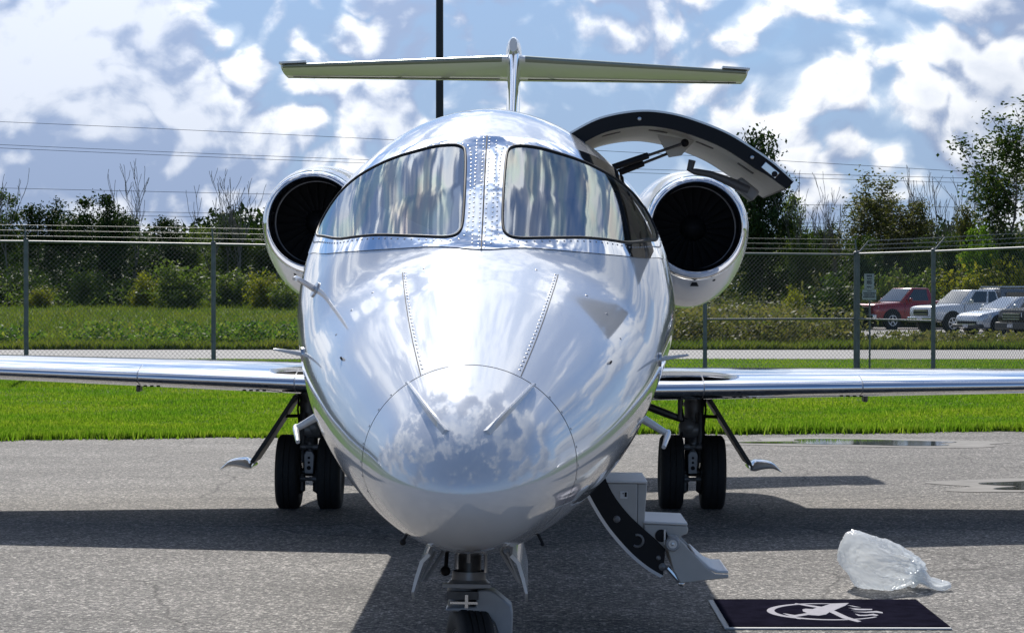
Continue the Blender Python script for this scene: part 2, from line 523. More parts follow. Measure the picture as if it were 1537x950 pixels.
# grass blades -----------------------------------------------------
def blades(name, n, region, h, w, mat, zfun, clump=0.0):
    X, Y = region(n)
    n = len(X)
    Z = zfun(X, Y)
    ang = rng.uniform(0, 2 * pi, n); hh = rng.uniform(h[0], h[1], n); ww = rng.uniform(w[0], w[1], n)
    if clump:
        cn = 0.5 + 0.5 * np.sin(X * 1.1 + 2 * np.sin(Y * .6)) * np.sin(Y * 1.7 + 1.5 * np.sin(X * .8)); hh *= 1 - clump + 2 * clump * cn
    lean = rng.uniform(0.1, 0.6, n) * hh; la = rng.uniform(0, 2 * pi, n)
    dx, dy = np.cos(ang) * ww, np.sin(ang) * ww
    V = np.empty((n, 3, 3))
    V[:, 0] = np.stack([X - dx, Y - dy, Z - .01], 1); V[:, 1] = np.stack([X + dx, Y + dy, Z - .01], 1)
    V[:, 2] = np.stack([X + np.cos(la) * lean, Y + np.sin(la) * lean, Z + hh], 1)
    me = np_mesh(name, V.reshape(-1, 3), np.arange(3 * n).reshape(n, 3), mat)
    o = bpy.data.objects.new(name, me); COL.objects.link(o)
    return o


LAWN = leaf_mat("lawn_grass", [(0.062, 0.125, 0.009), (0.105, 0.20, 0.016), (0.145, 0.245, 0.024), (0.22, 0.285, 0.07)], 0.45, patchy=.55)
MEADOW = leaf_mat("meadow_grass", [(0.075, 0.115, 0.02), (0.11, 0.15, 0.035), (0.15, 0.165, 0.055), (0.09, 0.13, 0.025)], 0.4, patchy=.3)
WEEDM = leaf_mat("weed_leaves", [(0.04, 0.09, 0.015), (0.07, 0.14, 0.03), (0.12, 0.18, 0.06), (0.19, 0.22, 0.06)], 0.4)
DRYW = leaf_mat("dry_weeds", [(0.07, 0.08, 0.03), (0.12, 0.12, 0.055), (0.18, 0.155, 0.09), (0.085, 0.115, 0.03)], 0.35)


def lawn_region(n):
    D = 25 * (56 / 25) ** (rng.random(n) ** 1.25)
    Y = D - 7.1
    X = rng.uniform(-1.7, 1, n) * (D * 0.26) + 0.1
    k = (Y > edge_y(X) - 0.03 + rng.normal(0, .03, n)) & (Y < 48.1)
    return X[k], Y[k]


tag(blades("lawn_grass", 560000, lawn_region, (0.012, 0.045), (0.008, 0.02), LAWN, lambda x, y: 0 * x + 0.0, 0.35), "mown bright green grass strip between the asphalt apron and the fence", "grass", kind='stuff')


def lawn_edge(n):
    X = rng.uniform(-14, 9, n); Y = edge_y(X) + np.abs(rng.normal(0, .16, n)) - .05 - .25 * (rng.random(n) < .08) * rng.random(n)
    return X, Y


tag(blades("grass_edge", 34000, lawn_edge, (0.04, 0.13), (0.006, 0.016), LAWN, lambda x, y: 0 * x + 0.0, 0.3), "ragged grass fringe along the apron edge", "grass", kind='stuff')


def meadow_region(n):
    D = 64.5 + (150 - 64.5) * rng.random(n) ** 1.9
    X = rng.uniform(-1.7, 1, n) * (D * 0.26); Y = D - 7.1
    k = ~((X > 11) & (Y > 65))
    return X[k], Y[k]


tag(blades("meadow_grass", 200000, meadow_region, (0.08, 0.28), (0.015, 0.04), MEADOW, ground_z, 0.3), "longer rough grass on the field beyond the road", "grass", kind='stuff')


def leaf_cloud(P, size, quads=None):
    """one small bent leaf quad per point of P"""
    n = len(P)
    a = rng.normal(0, 1, (n, 3)); a /= np.linalg.norm(a, axis=1)[:, None]
    b = rng.normal(0, 1, (n, 3)); b -= a * (a * b).sum(1)[:, None]; b /= np.linalg.norm(b, axis=1)[:, None]
    s = rng.uniform(size[0], size[1], n)[:, None]
    V = np.empty((n, 4, 3))
    V[:, 0] = P - a * s; V[:, 1] = P + b * s * .55; V[:, 2] = P + a * s; V[:, 3] = P - b * s * .55
    return V.reshape(-1, 3), np.arange(4 * n).reshape(n, 4)


def weeds(name, n, cx, cy, rx, ry, h, size, mat, label):
    ncl = max(6, n // 60)
    th = rng.uniform(0, 2 * pi, ncl); r = np.sqrt(rng.random(ncl))
    C = np.stack([cx + rx * r * np.cos(th), cy + ry * r * np.sin(th)], 1)
    k = rng.integers(0, ncl, n)
    hh = rng.uniform(.45, 1., ncl)[k] * h
    t = rng.random(n) ** .8
    X = C[k, 0] + rng.normal(0, .25, n) * (0.4 + h * .4); Y = C[k, 1] + rng.normal(0, .25, n)
    P = np.stack([X, Y, ground_z(X, Y) + t * hh], 1)
    V, Fa = leaf_cloud(P, size)
    o = bpy.data.objects.new(name, np_mesh(name, V, Fa, mat)); COL.objects.link(o)
    return tag(o, label, "weeds", kind='stuff')


weeds("weed_patch", 9000, -7.5, 62, 6.5, 2.6, .8, (0.035, 0.10), WEEDM, "leafy green weeds growing in the field beyond the road, left of the jet")
weeds("weed_patch", 3500, -17.5, 62, 2.5, 2.5, 0.7, (0.05, 0.12), WEEDM, "low yellow-green weeds at the far left of the field")
weeds("dry_weed_bank", 16000, 6.6, 64.5, 4.0, 5.0, 1.35, (0.04, 0.11), DRYW, "tall dry brownish weeds behind the fence under the right engine")
weeds("dry_weed_bank", 9000, 16.0, 62.5, 6.5, 3.0, .48, (0.035, 0.09), DRYW, "low dry weeds along the near side of the parking lot")
weeds("dry_weed_bank", 9000, -10, 118, 24.0, 2.5, 0.9, (0.10, 0.22), DRYW, "brown undergrowth along the foot of the left treeline")

# ------------------------------------------------------------------ trees
BARK = M("grey_bark", (0.11, 0.095, 0.08), 0.9, var=0.3, vscale=5, bump=.4, bscale=12)
BAREBARK = M("pale_dead_bark", (0.20, 0.18, 0.155), 0.9, var=0.25, vscale=5)
LEAF = {
    'dark': leaf_mat("dark_green_leaves", [(0.010, 0.024, 0.006), (0.018, 0.038, 0.009), (0.03, 0.058, 0.013), (0.055, 0.085, 0.02)], 0.14),
    'mid': leaf_mat("mid_green_leaves", [(0.02, 0.042, 0.009), (0.036, 0.07, 0.014), (0.06, 0.10, 0.02), (0.11, 0.14, 0.04)], 0.2),
    'light': leaf_mat("light_green_leaves", [(0.05, 0.085, 0.018), (0.08, 0.125, 0.03), (0.12, 0.16, 0.05), (0.17, 0.19, 0.08)], 0.35),
    'bright': leaf_mat("bright_green_leaves", [(0.05, 0.11, 0.012), (0.085, 0.16, 0.02), (0.12, 0.20, 0.03), (0.15, 0.22, 0.05)], 0.45),
    'yellow': leaf_mat("yellow_green_leaves", [(0.09, 0.11, 0.015), (0.16, 0.17, 0.025), (0.24, 0.22, 0.035), (0.10, 0.13, 0.02)], 0.4),
    'olive': leaf_mat("olive_grey_leaves", [(0.05, 0.055, 0.022), (0.085, 0.09, 0.04), (0.13, 0.13, 0.065), (0.06, 0.08, 0.025)], 0.3),
}


def branch(mb, p, d, length, r, depth, tips, rnd, spread=0.6, kids=(3, 4), min_r=0.012, up=0.15):
    n = 4; pts = [p]; rad = [r]; q = Vector(p); dd = Vector(d).normalized()
    for i in range(n):
        dd = (dd + Vector((rnd.gauss(0, .10), rnd.gauss(0, .10), rnd.gauss(0, .05) + up * 0.3))).normalized()
        q = q + dd * length / n
        pts.append(q.copy()); rad.append(max(min_r, r * (1 - 0.55 * (i + 1) / n)))
    mb.tube(pts, rad, 5 if r > .05 else 3, caps=False)
    if depth == 0:
        tips.append((pts[-1], dd)); tips.append((pts[2], dd)); return
    for k in range(rnd.randint(*kids)):
        i = rnd.randint(1, n); az = rnd.uniform(0, 2 * pi)
        side = Vector((cos(az), sin(az), rnd.uniform(-.1, .6)))
        nd = (dd * (1 - spread) + side * spread + Vector((0, 0, up))).normalized()
        branch(mb, pts[i], nd, length * rnd.uniform(.5, .75), rad[i] * .62, depth - 1, tips, rnd, spread, kids, min_r, up)
    if depth > 0:
        branch(mb, pts[-1], dd, length * .6, rad[-1], depth - 1, tips, rnd, spread, kids, min_r, up)


def unit_tree(seed, kind):
    """tree about 10 m tall: a trunk mesh and a crown mesh"""
    r = random.Random(seed); mb = MB(); tips = []
    if kind == 'sparse':
        for k in range(r.randint(1, 3)):
            branch(mb, (r.uniform(-.3, .3), r.uniform(-.3, .3), 0), (r.uniform(-.12, .12), r.uniform(-.1, .1), 1), 5.2, .13, 3, tips, r, .42, (3, 4), .012, .35)
        per, sd, size = 30, .34, (.06, .14)
    elif kind == 'dense':
        branch(mb, (0, 0, 0), (0, 0, 1), 4.2, .2, 2, tips, r, .6, (5, 7), .02, .2)
        for k in range(90):
            a = r.uniform(0, 6.28); z = r.uniform(.8, 9.6); R = 3.0 * (1 - ((z - 4.4) / 5.6) ** 2) ** .5 * r.uniform(.45, 1) * r.choice((.75, 1, 1.12))
            tips.append((Vector((R * cos(a), R * sin(a), z)), None))
        per, sd, size = 68, .42, (.08, .19)
    elif kind == 'column':
        branch(mb, (0, 0, 0), (0, 0, 1), 5.0, .2, 2, tips, r, .4, (4, 5), .02, .3)
        for k in range(90):
            a = r.uniform(0, 6.28); z = 10 * r.random() ** .8; R = (2.0 * (1 - z / 10.4) ** .6 + .15) * r.uniform(.4, 1.1)
            tips.append((Vector((R * cos(a), R * sin(a), z)), None))
        per, sd, size = 50, .38, (.075, .18)
    pts = []
    for t, d in tips:
        m = int(per * r.uniform(.4, 1.4)); s = sd * r.uniform(.6, 1.3)
        for _ in range(m):
            pts.append((t[0] + r.gauss(0, s), t[1] + r.gauss(0, s), max(.15, t[2] + r.gauss(0, s * .8))))
    Vv, Ff = leaf_cloud(np.array(pts), size)
    return mb, Vv, Ff, max(p[2] for p in pts)


def unit_bush(seed, n=3600):
    """ragged shrub: leaf sprays along arching stems"""
    r = random.Random(seed); pts = []
    for k in range(46):
        a = r.uniform(0, 6.28); lean = abs(r.gauss(0, .5)); hh = r.uniform(.7, 2.25) * (1 - .22 * lean)
        bx, by = r.gauss(0, .35), r.gauss(0, .35)
        for _ in range(n // 46):
            u = r.random() ** .75
            pts.append((bx + cos(a) * lean * 1.1 * u ** 1.5 + r.gauss(0, .13), by + sin(a) * lean * 1.1 * u ** 1.5 + r.gauss(0, .13), max(.03, hh * u + r.gauss(0, .09))))
    return leaf_cloud(np.array(pts), (.045, .115))


TREE_CACHE = {}


def tree(kind, variant, leaf, px, top, D, wscale, name, label, group="trees of the treeline behind the fence", zoff=0.0):
    x = (px - 795) / 3380 * D + .195; y = D - 7.1
    gz = float(ground_z(x, y)) + zoff
    height = 1.625 + (440 - top) * D / 3380 - gz
    key = (kind, variant)
    if key not in TREE_CACHE:
        mb, Vv, Ff, hmax = unit_tree(100 + variant * 7 + len(kind), kind)
        tm = mb.mesh("trunk", 60); tm.materials.append(BARK)
        TREE_CACHE[key] = (tm, Vv, Ff, hmax, {})
    tm, Vv, Ff, hmax, crowns = TREE_CACHE[key]
    if leaf not in crowns: crowns[leaf] = np_mesh("crown", Vv, Ff, LEAF[leaf])
    s = height / hmax
    t = thing(name, label, "tree", (x, y, gz), random.uniform(0, 6.28), group)
    t.scale = (s * wscale, s * wscale, s)
    for nm, me in (("trunk", tm), ("crown", crowns[leaf])):
        o = bpy.data.objects.new(nm, me); COL.objects.link(o); o.parent = t
    return t


def bare_tree(seed, px, top, D, label, width=1.0, stems=1):
    x = (px - 795) / 3380 * D + .195; y = D - 7.1; gz = float(ground_z(x, y))
    h = 1.625 + (440 - top) * D / 3380 - gz
    r = random.Random(seed); mb = MB(); tips = []
    for k in range(stems):
        branch(mb, (r.uniform(-.2, .2) * stems * width, r.uniform(-.3, .3), 0), (r.uniform(-.08, .08) * stems, 0, 1), h * .62, .075, 3, tips, r, .34 * width, (2, 3), .013, .40)
    zm = max(v[2] for v in mb.v)
    mb.v = [(a_ * 1.0, b_, c_ * h / zm) for a_, b_, c_ in mb.v]
    o = obj("bare_tree", mb, BAREBARK, smooth=60)
    o.location = (x, y, gz)
    return tag(o, label, "tree", "leafless trees behind the fence")


def bush(variant, leaf, px, top, bot, D, w, label, name="bush"):
    key = ('bush', variant)
    if key not in TREE_CACHE: TREE_CACHE[key] = (*unit_bush(300 + variant), {})
    Vv, Ff, ms = TREE_CACHE[key]
    if leaf not in ms: ms[leaf] = np_mesh("bush", Vv, Ff, LEAF[leaf])
    x = (px - 795) / 3380 * D + .195; y = D - 7.1; gz = float(ground_z(x, y))
    h = 1.625 + (440 - top) * D / 3380 - gz
    o = bpy.data.objects.new(name, ms[leaf]); COL.objects.link(o)
    o.location = (x, y, gz); o.rotation_euler = (0, 0, random.uniform(0, 6.28)); o.scale = (w * D / 3380 / 1.75, w * D / 3380 / 1.75, h / 2.25)
    return tag(o, label, "bush", "bushes in front of the treeline")


# far wood behind everything: reads as one dark mass
def far_woods():
    n = 98000
    X = rng.uniform(-112, 62, n); Y = rng.uniform(150, 170, n)
    H = 4.5 + .7 * np.sin(X * .23) + .6 * np.sin(X * .61 + 2) + .5 * np.sin(X * 1.7 + Y) + .4 * np.sin(X * 3.9)
    H = np.where(X > 12, H + .6, H)
    Z = ground_z(X, Y) + H * rng.random(n) ** .55
    Vv, Ff = leaf_cloud(np.stack([X, Y, Z], 1), (.13, .32))
    o = bpy.data.objects.new("far_woods", np_mesh("far_woods", Vv, Ff, LEAF['dark'])); COL.objects.link(o)
    tag(o, "distant dark wood filling in behind the treeline", "woods", kind='stuff')
    n = 60000
    X = rng.uniform(-92, 50, n); Y = rng.uniform(124, 140, n)
    H = 3.2 + .7 * np.sin(X * .5 + 1) + .6 * np.sin(X * 1.3 + Y * .5) + .5 * np.sin(X * 2.9 + Y)
    Z = ground_z(X, Y) + H * rng.random(n) ** .7
    Vv, Ff = leaf_cloud(np.stack([X, Y, Z], 1), (.09, .22))
    o = bpy.data.objects.new("undergrowth", np_mesh("undergrowth", Vv, Ff, LEAF['dark'])); COL.objects.link(o)
    tag(o, "dense dark undergrowth between the trunks of the treeline", "undergrowth", kind='stuff')


far_woods()


def brush_band(leaf, n, x0, x1, y0, y1, h, label):
    X = rng.uniform(x0, x1, n); Y = rng.uniform(y0, y1, n)
    H = h * (.62 + .30 * np.sin(X * .9 + 1.3 * np.sin(Y)) + .22 * np.sin(X * 2.3 + Y) + .16 * np.sin(X * 5.1))
    Z = ground_z(X, Y) + np.maximum(.05, H * rng.random(n) ** .8)
    Vv, Ff = leaf_cloud(np.stack([X, Y, Z], 1), (.05, .13))
    o = bpy.data.objects.new("brush", np_mesh("brush", Vv, Ff, LEAF[leaf])); COL.objects.link(o)
    tag(o, label, "brush", kind='stuff')


brush_band('mid', 28000, -46, -3, 108, 117, 1.7, "tangled green brush along the front of the left treeline")
brush_band('light', 9000, -27, -3, 106, 116, 1.25, "pale green sprays mixed into the brush before the left treeline")
brush_band('olive', 12000, 8, 32, 98, 108, 2.3, "tangled olive brush behind the parked vehicles")
TREES = [
    # kind, variant, leaf, px, top, D, width, label
    ('dense', 1, 'mid', -8, 283, 128, .9, "leafy green tree cut by the left edge of the photo"),
    ('column', 1, 'dark', 48, 294, 126, 1.1, "slim young green tree second from the left edge"),
    ('dense', 2, 'dark', 146, 284, 121, 1.0, "dark round-topped tree, highest leafy crown on the left"),
    ('column', 2, 'dark', 104, 314, 125, 1.5, "low vine-covered tree left of the dark round-topped tree"),
    ('column', 1, 'mid', 192, 312, 125, 1.4, "vine-covered tree below the tall bare tree on the left"),
    ('dense', 3, 'dark', 248, 320, 123, 1.1, "low dark tree between the two tall bare trees on the left"),
    ('dense', 1, 'light', 300, 338, 125, .8, "small yellowish-green tree left of the second fence post"),
    ('dense', 2, 'mid', 345, 318, 127, .9, "green tree under the pair of bare trees left of the engine"),
    ('dense', 3, 'mid', 412, 322, 128, 1.0, "green tree half hidden behind the left engine"),
    ('dense', 1, 'dark', 480, 318, 130, 1.0, "dark tree hidden behind the left engine and cockpit"),
    ('column', 2, 'dark', 1130, 182, 122, .75, "tallest dark narrow tree right of the open cabin door"),
    ('dense', 2, 'dark', 1146, 268, 120, .75, "broad very dark tree beside the right engine"),
    ('dense', 3, 'light', 1188, 282, 124, .5, "thin pale-leaved tree just below the tip of the open door"),
    ('sparse', 1, 'olive', 1276, 250, 118, 1.55, "airy round-crowned tree with visible trunks above the gate post"),
    ('sparse', 2, 'olive', 1335, 288, 120, 1.35, "smaller airy tree right of the round-crowned tree"),
    ('column', 1, 'mid', 1232, 330, 122, .9, "low green tree left of the gate post"),
    ('sparse', 3, 'mid', 1515, 152, 112, 1.5, "tallest sparse tree at the right edge of the photo"),
    ('sparse', 1, 'olive', 1560, 190, 114, 1.4, "sparse tree cut off by the right edge of the photo"),
    ('dense', 2, 'bright', 1468, 332, 108, .62, "bright green bushy tree above the white pickup"),
    ('column', 2, 'olive', 1450, 300, 113, .6, "pale-leaved slim tree left of the tallest sparse tree"),
    ('dense', 3, 'mid', 1385, 350, 116, .8, "green tree behind the red pickup"),
    ('dense', 1, 'mid', 1530, 345, 110, .9, "green tree behind the parked cars at the right edge"),
    ('column', 1, 'mid', 1420, 345, 112, .8, "narrow green tree behind the right fence post"),
    ('dense', 1, 'mid', 1295, 352, 113, .8, "green tree behind the white parking sign"),
    ('dense', 2, 'mid', 1215, 345, 115, .7, "green tree behind the fence right of the engine"),
]
for t_ in TREES:
    tree(*t_[:7], "leafy_tree", t_[7])
for b_ in [
    (11, 15, 253, 124, "leafless tree near the left edge of the photo", 1.0, 1),
    (12, 197, 238, 122, "tallest leafless tree left of the jet", 1.0, 2),
    (13, 314, 252, 124, "leafless tree above the second fence post", 1.0, 1),
    (14, 352, 250, 125, "wide leafless tree between the second post and the engine", 1.1, 2),
    (15, 400, 262, 126, "leafless tree partly hidden by the left engine", 1.0, 1),
    (16, 1225, 258, 120, "cluster of thin leafless stems right of the open door tip", .7, 4),
    (17, 1385, 262, 121, "leafless tree with two forks above the red pickup", .9, 2),
    (18, 1420, 246, 122, "tallest leafless sapling above the white pickup", .5, 2),
    (19, 1358, 295, 121, "short thin leafless saplings left of the forked bare tree", .7, 3),
    (20, 1465, 258, 116, "leafless tree against the tall sparse tree at right", 1.0, 2),
    (21, 1247, 300, 119, "short leafless stems beside the airy round-crowned tree", .6, 3),
]:
    bare_tree(*b_)
for b_ in [
    (1, 'light', 276, 385, 455, 112, 74, "large pale green bush left of the second fence post"),
    (2, 'yellow', 214, 405, 455, 114, 34, "small yellow-green bush left of the large pale bush"),
    (3, 'yellow', 62, 428, 455, 113, 36, "yellowish bush beside the first fence post"),
    (1, 'light', 140, 398, 455, 117, 60, "green bush between the first fence post and the yellow-green bush"),
    (2, 'mid', 15, 400, 455, 118, 70, "green bush at the left edge behind the fence"),
    (3, 'light', 350, 400, 455, 115, 60, "green bush right of the second fence post"),
    (1, 'yellow', 392, 402, 455, 112, 44, "yellow-leaved bush left of the jet's engine"),
    (2, 'light', 425, 420, 455, 110, 40, "bush just left of the jet's nose"),
    (3, 'yellow', 1190, 425, 480, 84, 30, "orange-yellow bush right of the engine behind the fence"),
    (1, 'olive', 1120, 446, 500, 78, 110, "low grey-green bush below the right engine"),
    (2, 'mid', 1250, 405, 480, 100, 80, "green bush left of the white parking sign"),
    (3, 'light', 1340, 395, 470, 108, 60, "pale bush behind the red pickup's hood"),
    (1, 'yellow', 1440, 388, 460, 106, 80, "yellow-green bush behind the white pickup"),
    (2, 'yellow', 1510, 380, 450, 106, 80, "yellow-green bush behind the silver car"),
    (3, 'light', 1385, 400, 460, 107, 60, "green bush behind the right fence post"),
    (1, 'mid', 1040, 452, 500, 80, 70, "low bush under the right engine beside the fuselage"),
]:
    bush(*b_)

# ------------------------------------------------------------------ fence
GALV = M("galvanised_steel", (0.20, 0.205, 0.205), 0.55, 0.5, var=0.2, vscale=8)
WIREM = M("fence_wire", (0.17, 0.175, 0.175), 0.6, 0.4)


def P_px(px, D): return ((px - 795) / 3380 * D + .195, D - 7.1)


def fence(name, label, posts, mids, armdir, thick=()):
    """posts: (x, y, height)"""
    t = thing(name, label, "fence", (0, 0, 0))
    H = lambda i: posts[i][2]
    top = lambda i, dz=0.: Vector((posts[i][0], posts[i][1], H(i) + dz))
    for i, (x, y, h) in enumerate(posts):
        R = .062 if i in thick else .044
        p = obj("post", MB().tube([(x, y, -.1), (x, y, h + .02)], R, 10), GALV, t)
        obj("post_cap", MB().sphere((x, y, h + .03), R * 1.15, 10, 6, (1, 1, .7)), GALV, p)
        arm = Vector(armdir)
        obj("barb_arm", MB().tube([(x, y, h), Vector((x, y, h)) + arm], [.022, .014], 6), GALV, t)
    for i in range(len(posts) - 1):
        obj("top_rail", MB().tube([top(i), top(i + 1)], .024, 8), GALV, t)
        if mids and i in mids:
            a_, b_ = Vector((posts[i][0], posts[i][1], 1.1)), Vector((posts[i + 1][0], posts[i + 1][1], 1.1))
            obj("mid_rail", MB().tube([a_, b_], .021, 8), GALV, t)
        for k in (.35, .68, 1.0):
            a_ = top(i) + Vector(armdir) * k; b_ = top(i + 1) + Vector(armdir) * k
            w = MB().tube([a_, b_], .0055, 3)
            n = int((b_ - a_).length / .14)
            for q in range(n):
                c = a_.lerp(b_, (q + .5) / n)
                w.tube([c + Vector((-.02, 0, -.025)), c + Vector((.02, 0, .025))], .004, 3)
            obj("barbed_wire", w, WIREM, t)
        # chain link fabric: two families of diagonal wires, woven one in front of the other
        a_, b_ = Vector(posts[i][:2]), Vector(posts[i + 1][:2]); ln = (b_ - a_).length; dr = (b_ - a_) / ln
        nrm = Vector((-dr.y, dr.x)); m = MB(); pitch = .085; z0 = .05
        hgt = min(H(i), H(i + 1)) - .03 - z0
        for fam in (1, -1):
            k = -hgt
            while k < ln + hgt:
                s0, s1 = (k, k + hgt) if fam == 1 else (k + hgt, k)
                u0, u1 = 0., 1.
                lo, hi = sorted(((0 - s0) / (s1 - s0), (ln - s0) / (s1 - s0)))
                u0, u1 = max(u0, lo), min(u1, hi)
                if u1 - u0 > .01:
                    pp = []
                    for u in (u0, u1):
                        s = s0 + (s1 - s0) * u; q = a_ + dr * s + nrm * (.004 * fam + .03)
                        pp.append((q.x, q.y, z0 + hgt * u))
                    m.tube(pp, .0027, 3, caps=False)
                k += pitch
        obj("chain_link", m, WIREM, t, smooth=0, kind='stuff')
    return t


pl = [(*P_px(-1440, 37.6), 2.65), (*P_px(-1140, 38.5), 2.64), (*P_px(-840, 39.4), 2.63), (*P_px(-540, 40.3), 2.62), (*P_px(-246, 41.2), 2.60), (*P_px(38, 42), 2.585), (*P_px(320, 42.8), 2.55), (*P_px(590, 43.5), 2.51), (*P_px(830, 44.3), 2.46), (*P_px(1058, 45.1), 2.42), (*P_px(1285, 45.9), 2.405)]
NL = len(pl)
fence("chain_link_fence", "long grey chain-link fence with barbed wire running behind the jet", pl, {NL - 2}, (-.03, .0, .31), {NL - 1})
pr = [(pl[-1][0] + .02, pl[-1][1] - .06, 2.42), (*P_px(1400, 42.5), 2.405), (*P_px(1545, 39.4), 2.42), (*P_px(1800, 35.5), 2.42)]
fence("chain_link_fence", "shorter chain-link fence section at right coming forward from the thick corner post", pr, {0}, (.22, .0, .27))


# ------------------------------------------------------------------ light pole, wires, sign
def light_pole():
    x, y = P_px(660, 40)
    t = thing("light_pole", "tall black light pole standing behind the jet", "light pole", (x, y, 0))
    pm = M("pole_black_paint", (0.012, 0.012, 0.012), 0.45)
    obj("base_plate", MB().box((0, 0, .04), (.42, .42, .08)), pm, t, bevel=.01)
    obj("shaft", MB().tube([(0, 0, .05), (0, 0, 9.4)], [.078, .062], 12), pm, t)
    obj("arm", MB().tube([(0, 0, 9.3), (0, -.5, 9.4)], .03, 8), pm, t)
    obj("lamp_head", MB().box((0, -.7, 9.42), (.34, .6, .13)), pm, t, bevel=.02)


light_pole()


def pole_and_wires():
    wm = M("power_wire", (0.02, 0.02, 0.022), 0.6)
    D = 175; wx0, wx1 = -72, 86
    Z = lambda y: 1.625 + (440 - y) * D / 3380
    names = ["uppermost power line crossing the sky behind the jet", "second power line from the top crossing the sky",
             "third power line, close under the second one", "power line at the height of the bare treetops",
             "lowest pair of power lines above the treetops, upper wire", "lowest power line just above the treetops"]
    for (ya, yb, yc), lab in zip(((182, 206, 262), (216, 238, 269), (221, 243, 276), (281, 293, 312), (314, 322, 340), (320, 328, 346)), names):
        xa, xb, xc = -42., -15., 37.
        # parabola through the three measured heights
        co = np.polyfit([xa, xb, xc], [Z(ya), Z(yb), Z(yc)], 2)
        pts = [(x, D - 7.1 + (ya - 182) * .01, float(np.polyval(co, x))) for x in np.linspace(wx0, wx1, 60)]
        o = obj("power_line", MB().tube(pts, .022, 4), wm)
        tag(o, lab, "power line", "power lines")


pole_and_wires()


def sign():
    D = 46.6; x, y = P_px(1303, D); ppm = 3380 / D
    z = lambda py: 1.625 + (440 - py) / ppm
    t = thing("parking_sign", "two-panel white notice sign standing behind the fence corner post", "sign", (x, y, 0))
    wm = M("sign_white", (0.62, 0.62, 0.60), 0.5, var=.05); tm = M("sign_print", (0.03, 0.03, 0.05), 0.6)
    obj("post", MB().tube([(.03, .03, -.1), (.03, .03, z(412))], .02, 8), GALV, t)
    def panel(x0, x1, y0, y1, rows):
        w, h = (x1 - x0) / ppm, (y1 - y0) / ppm; cx = ((x0 + x1) / 2 - 1303) / ppm; cz = (z(y0) + z(y1)) / 2
        p = obj("sign_panel", MB().box((cx, 0, cz), (w, .006, h)), wm, t)
        m = MB(); r = random.Random(int(y0))
        for (fy, hh, wd) in rows:            # rows of print too small to read
            xx = -wd * w / 2
            while xx < wd * w / 2 - .01:
                l = r.uniform(.012, .03)
                m.box((cx + xx + l / 2, -.0045, cz + h / 2 - fy * h), (l * .8, .002, hh * h * r.uniform(.7, 1)))
                xx += l
        obj("sign_print", m, tm, p, smooth=0, kind='stuff')
    panel(1296.5, 1311.5, 411, 434, [(.14, .14, .55), (.32, .09, .5), (.50, .12, .5), (.62, .12, .5), (.86, .09, .5)])
    panel(1293.5, 1314.5, 434.5, 450, [(.15, .08, .3), (.36, .13, .85), (.54, .11, .8), (.72, .13, .85)])


sign()


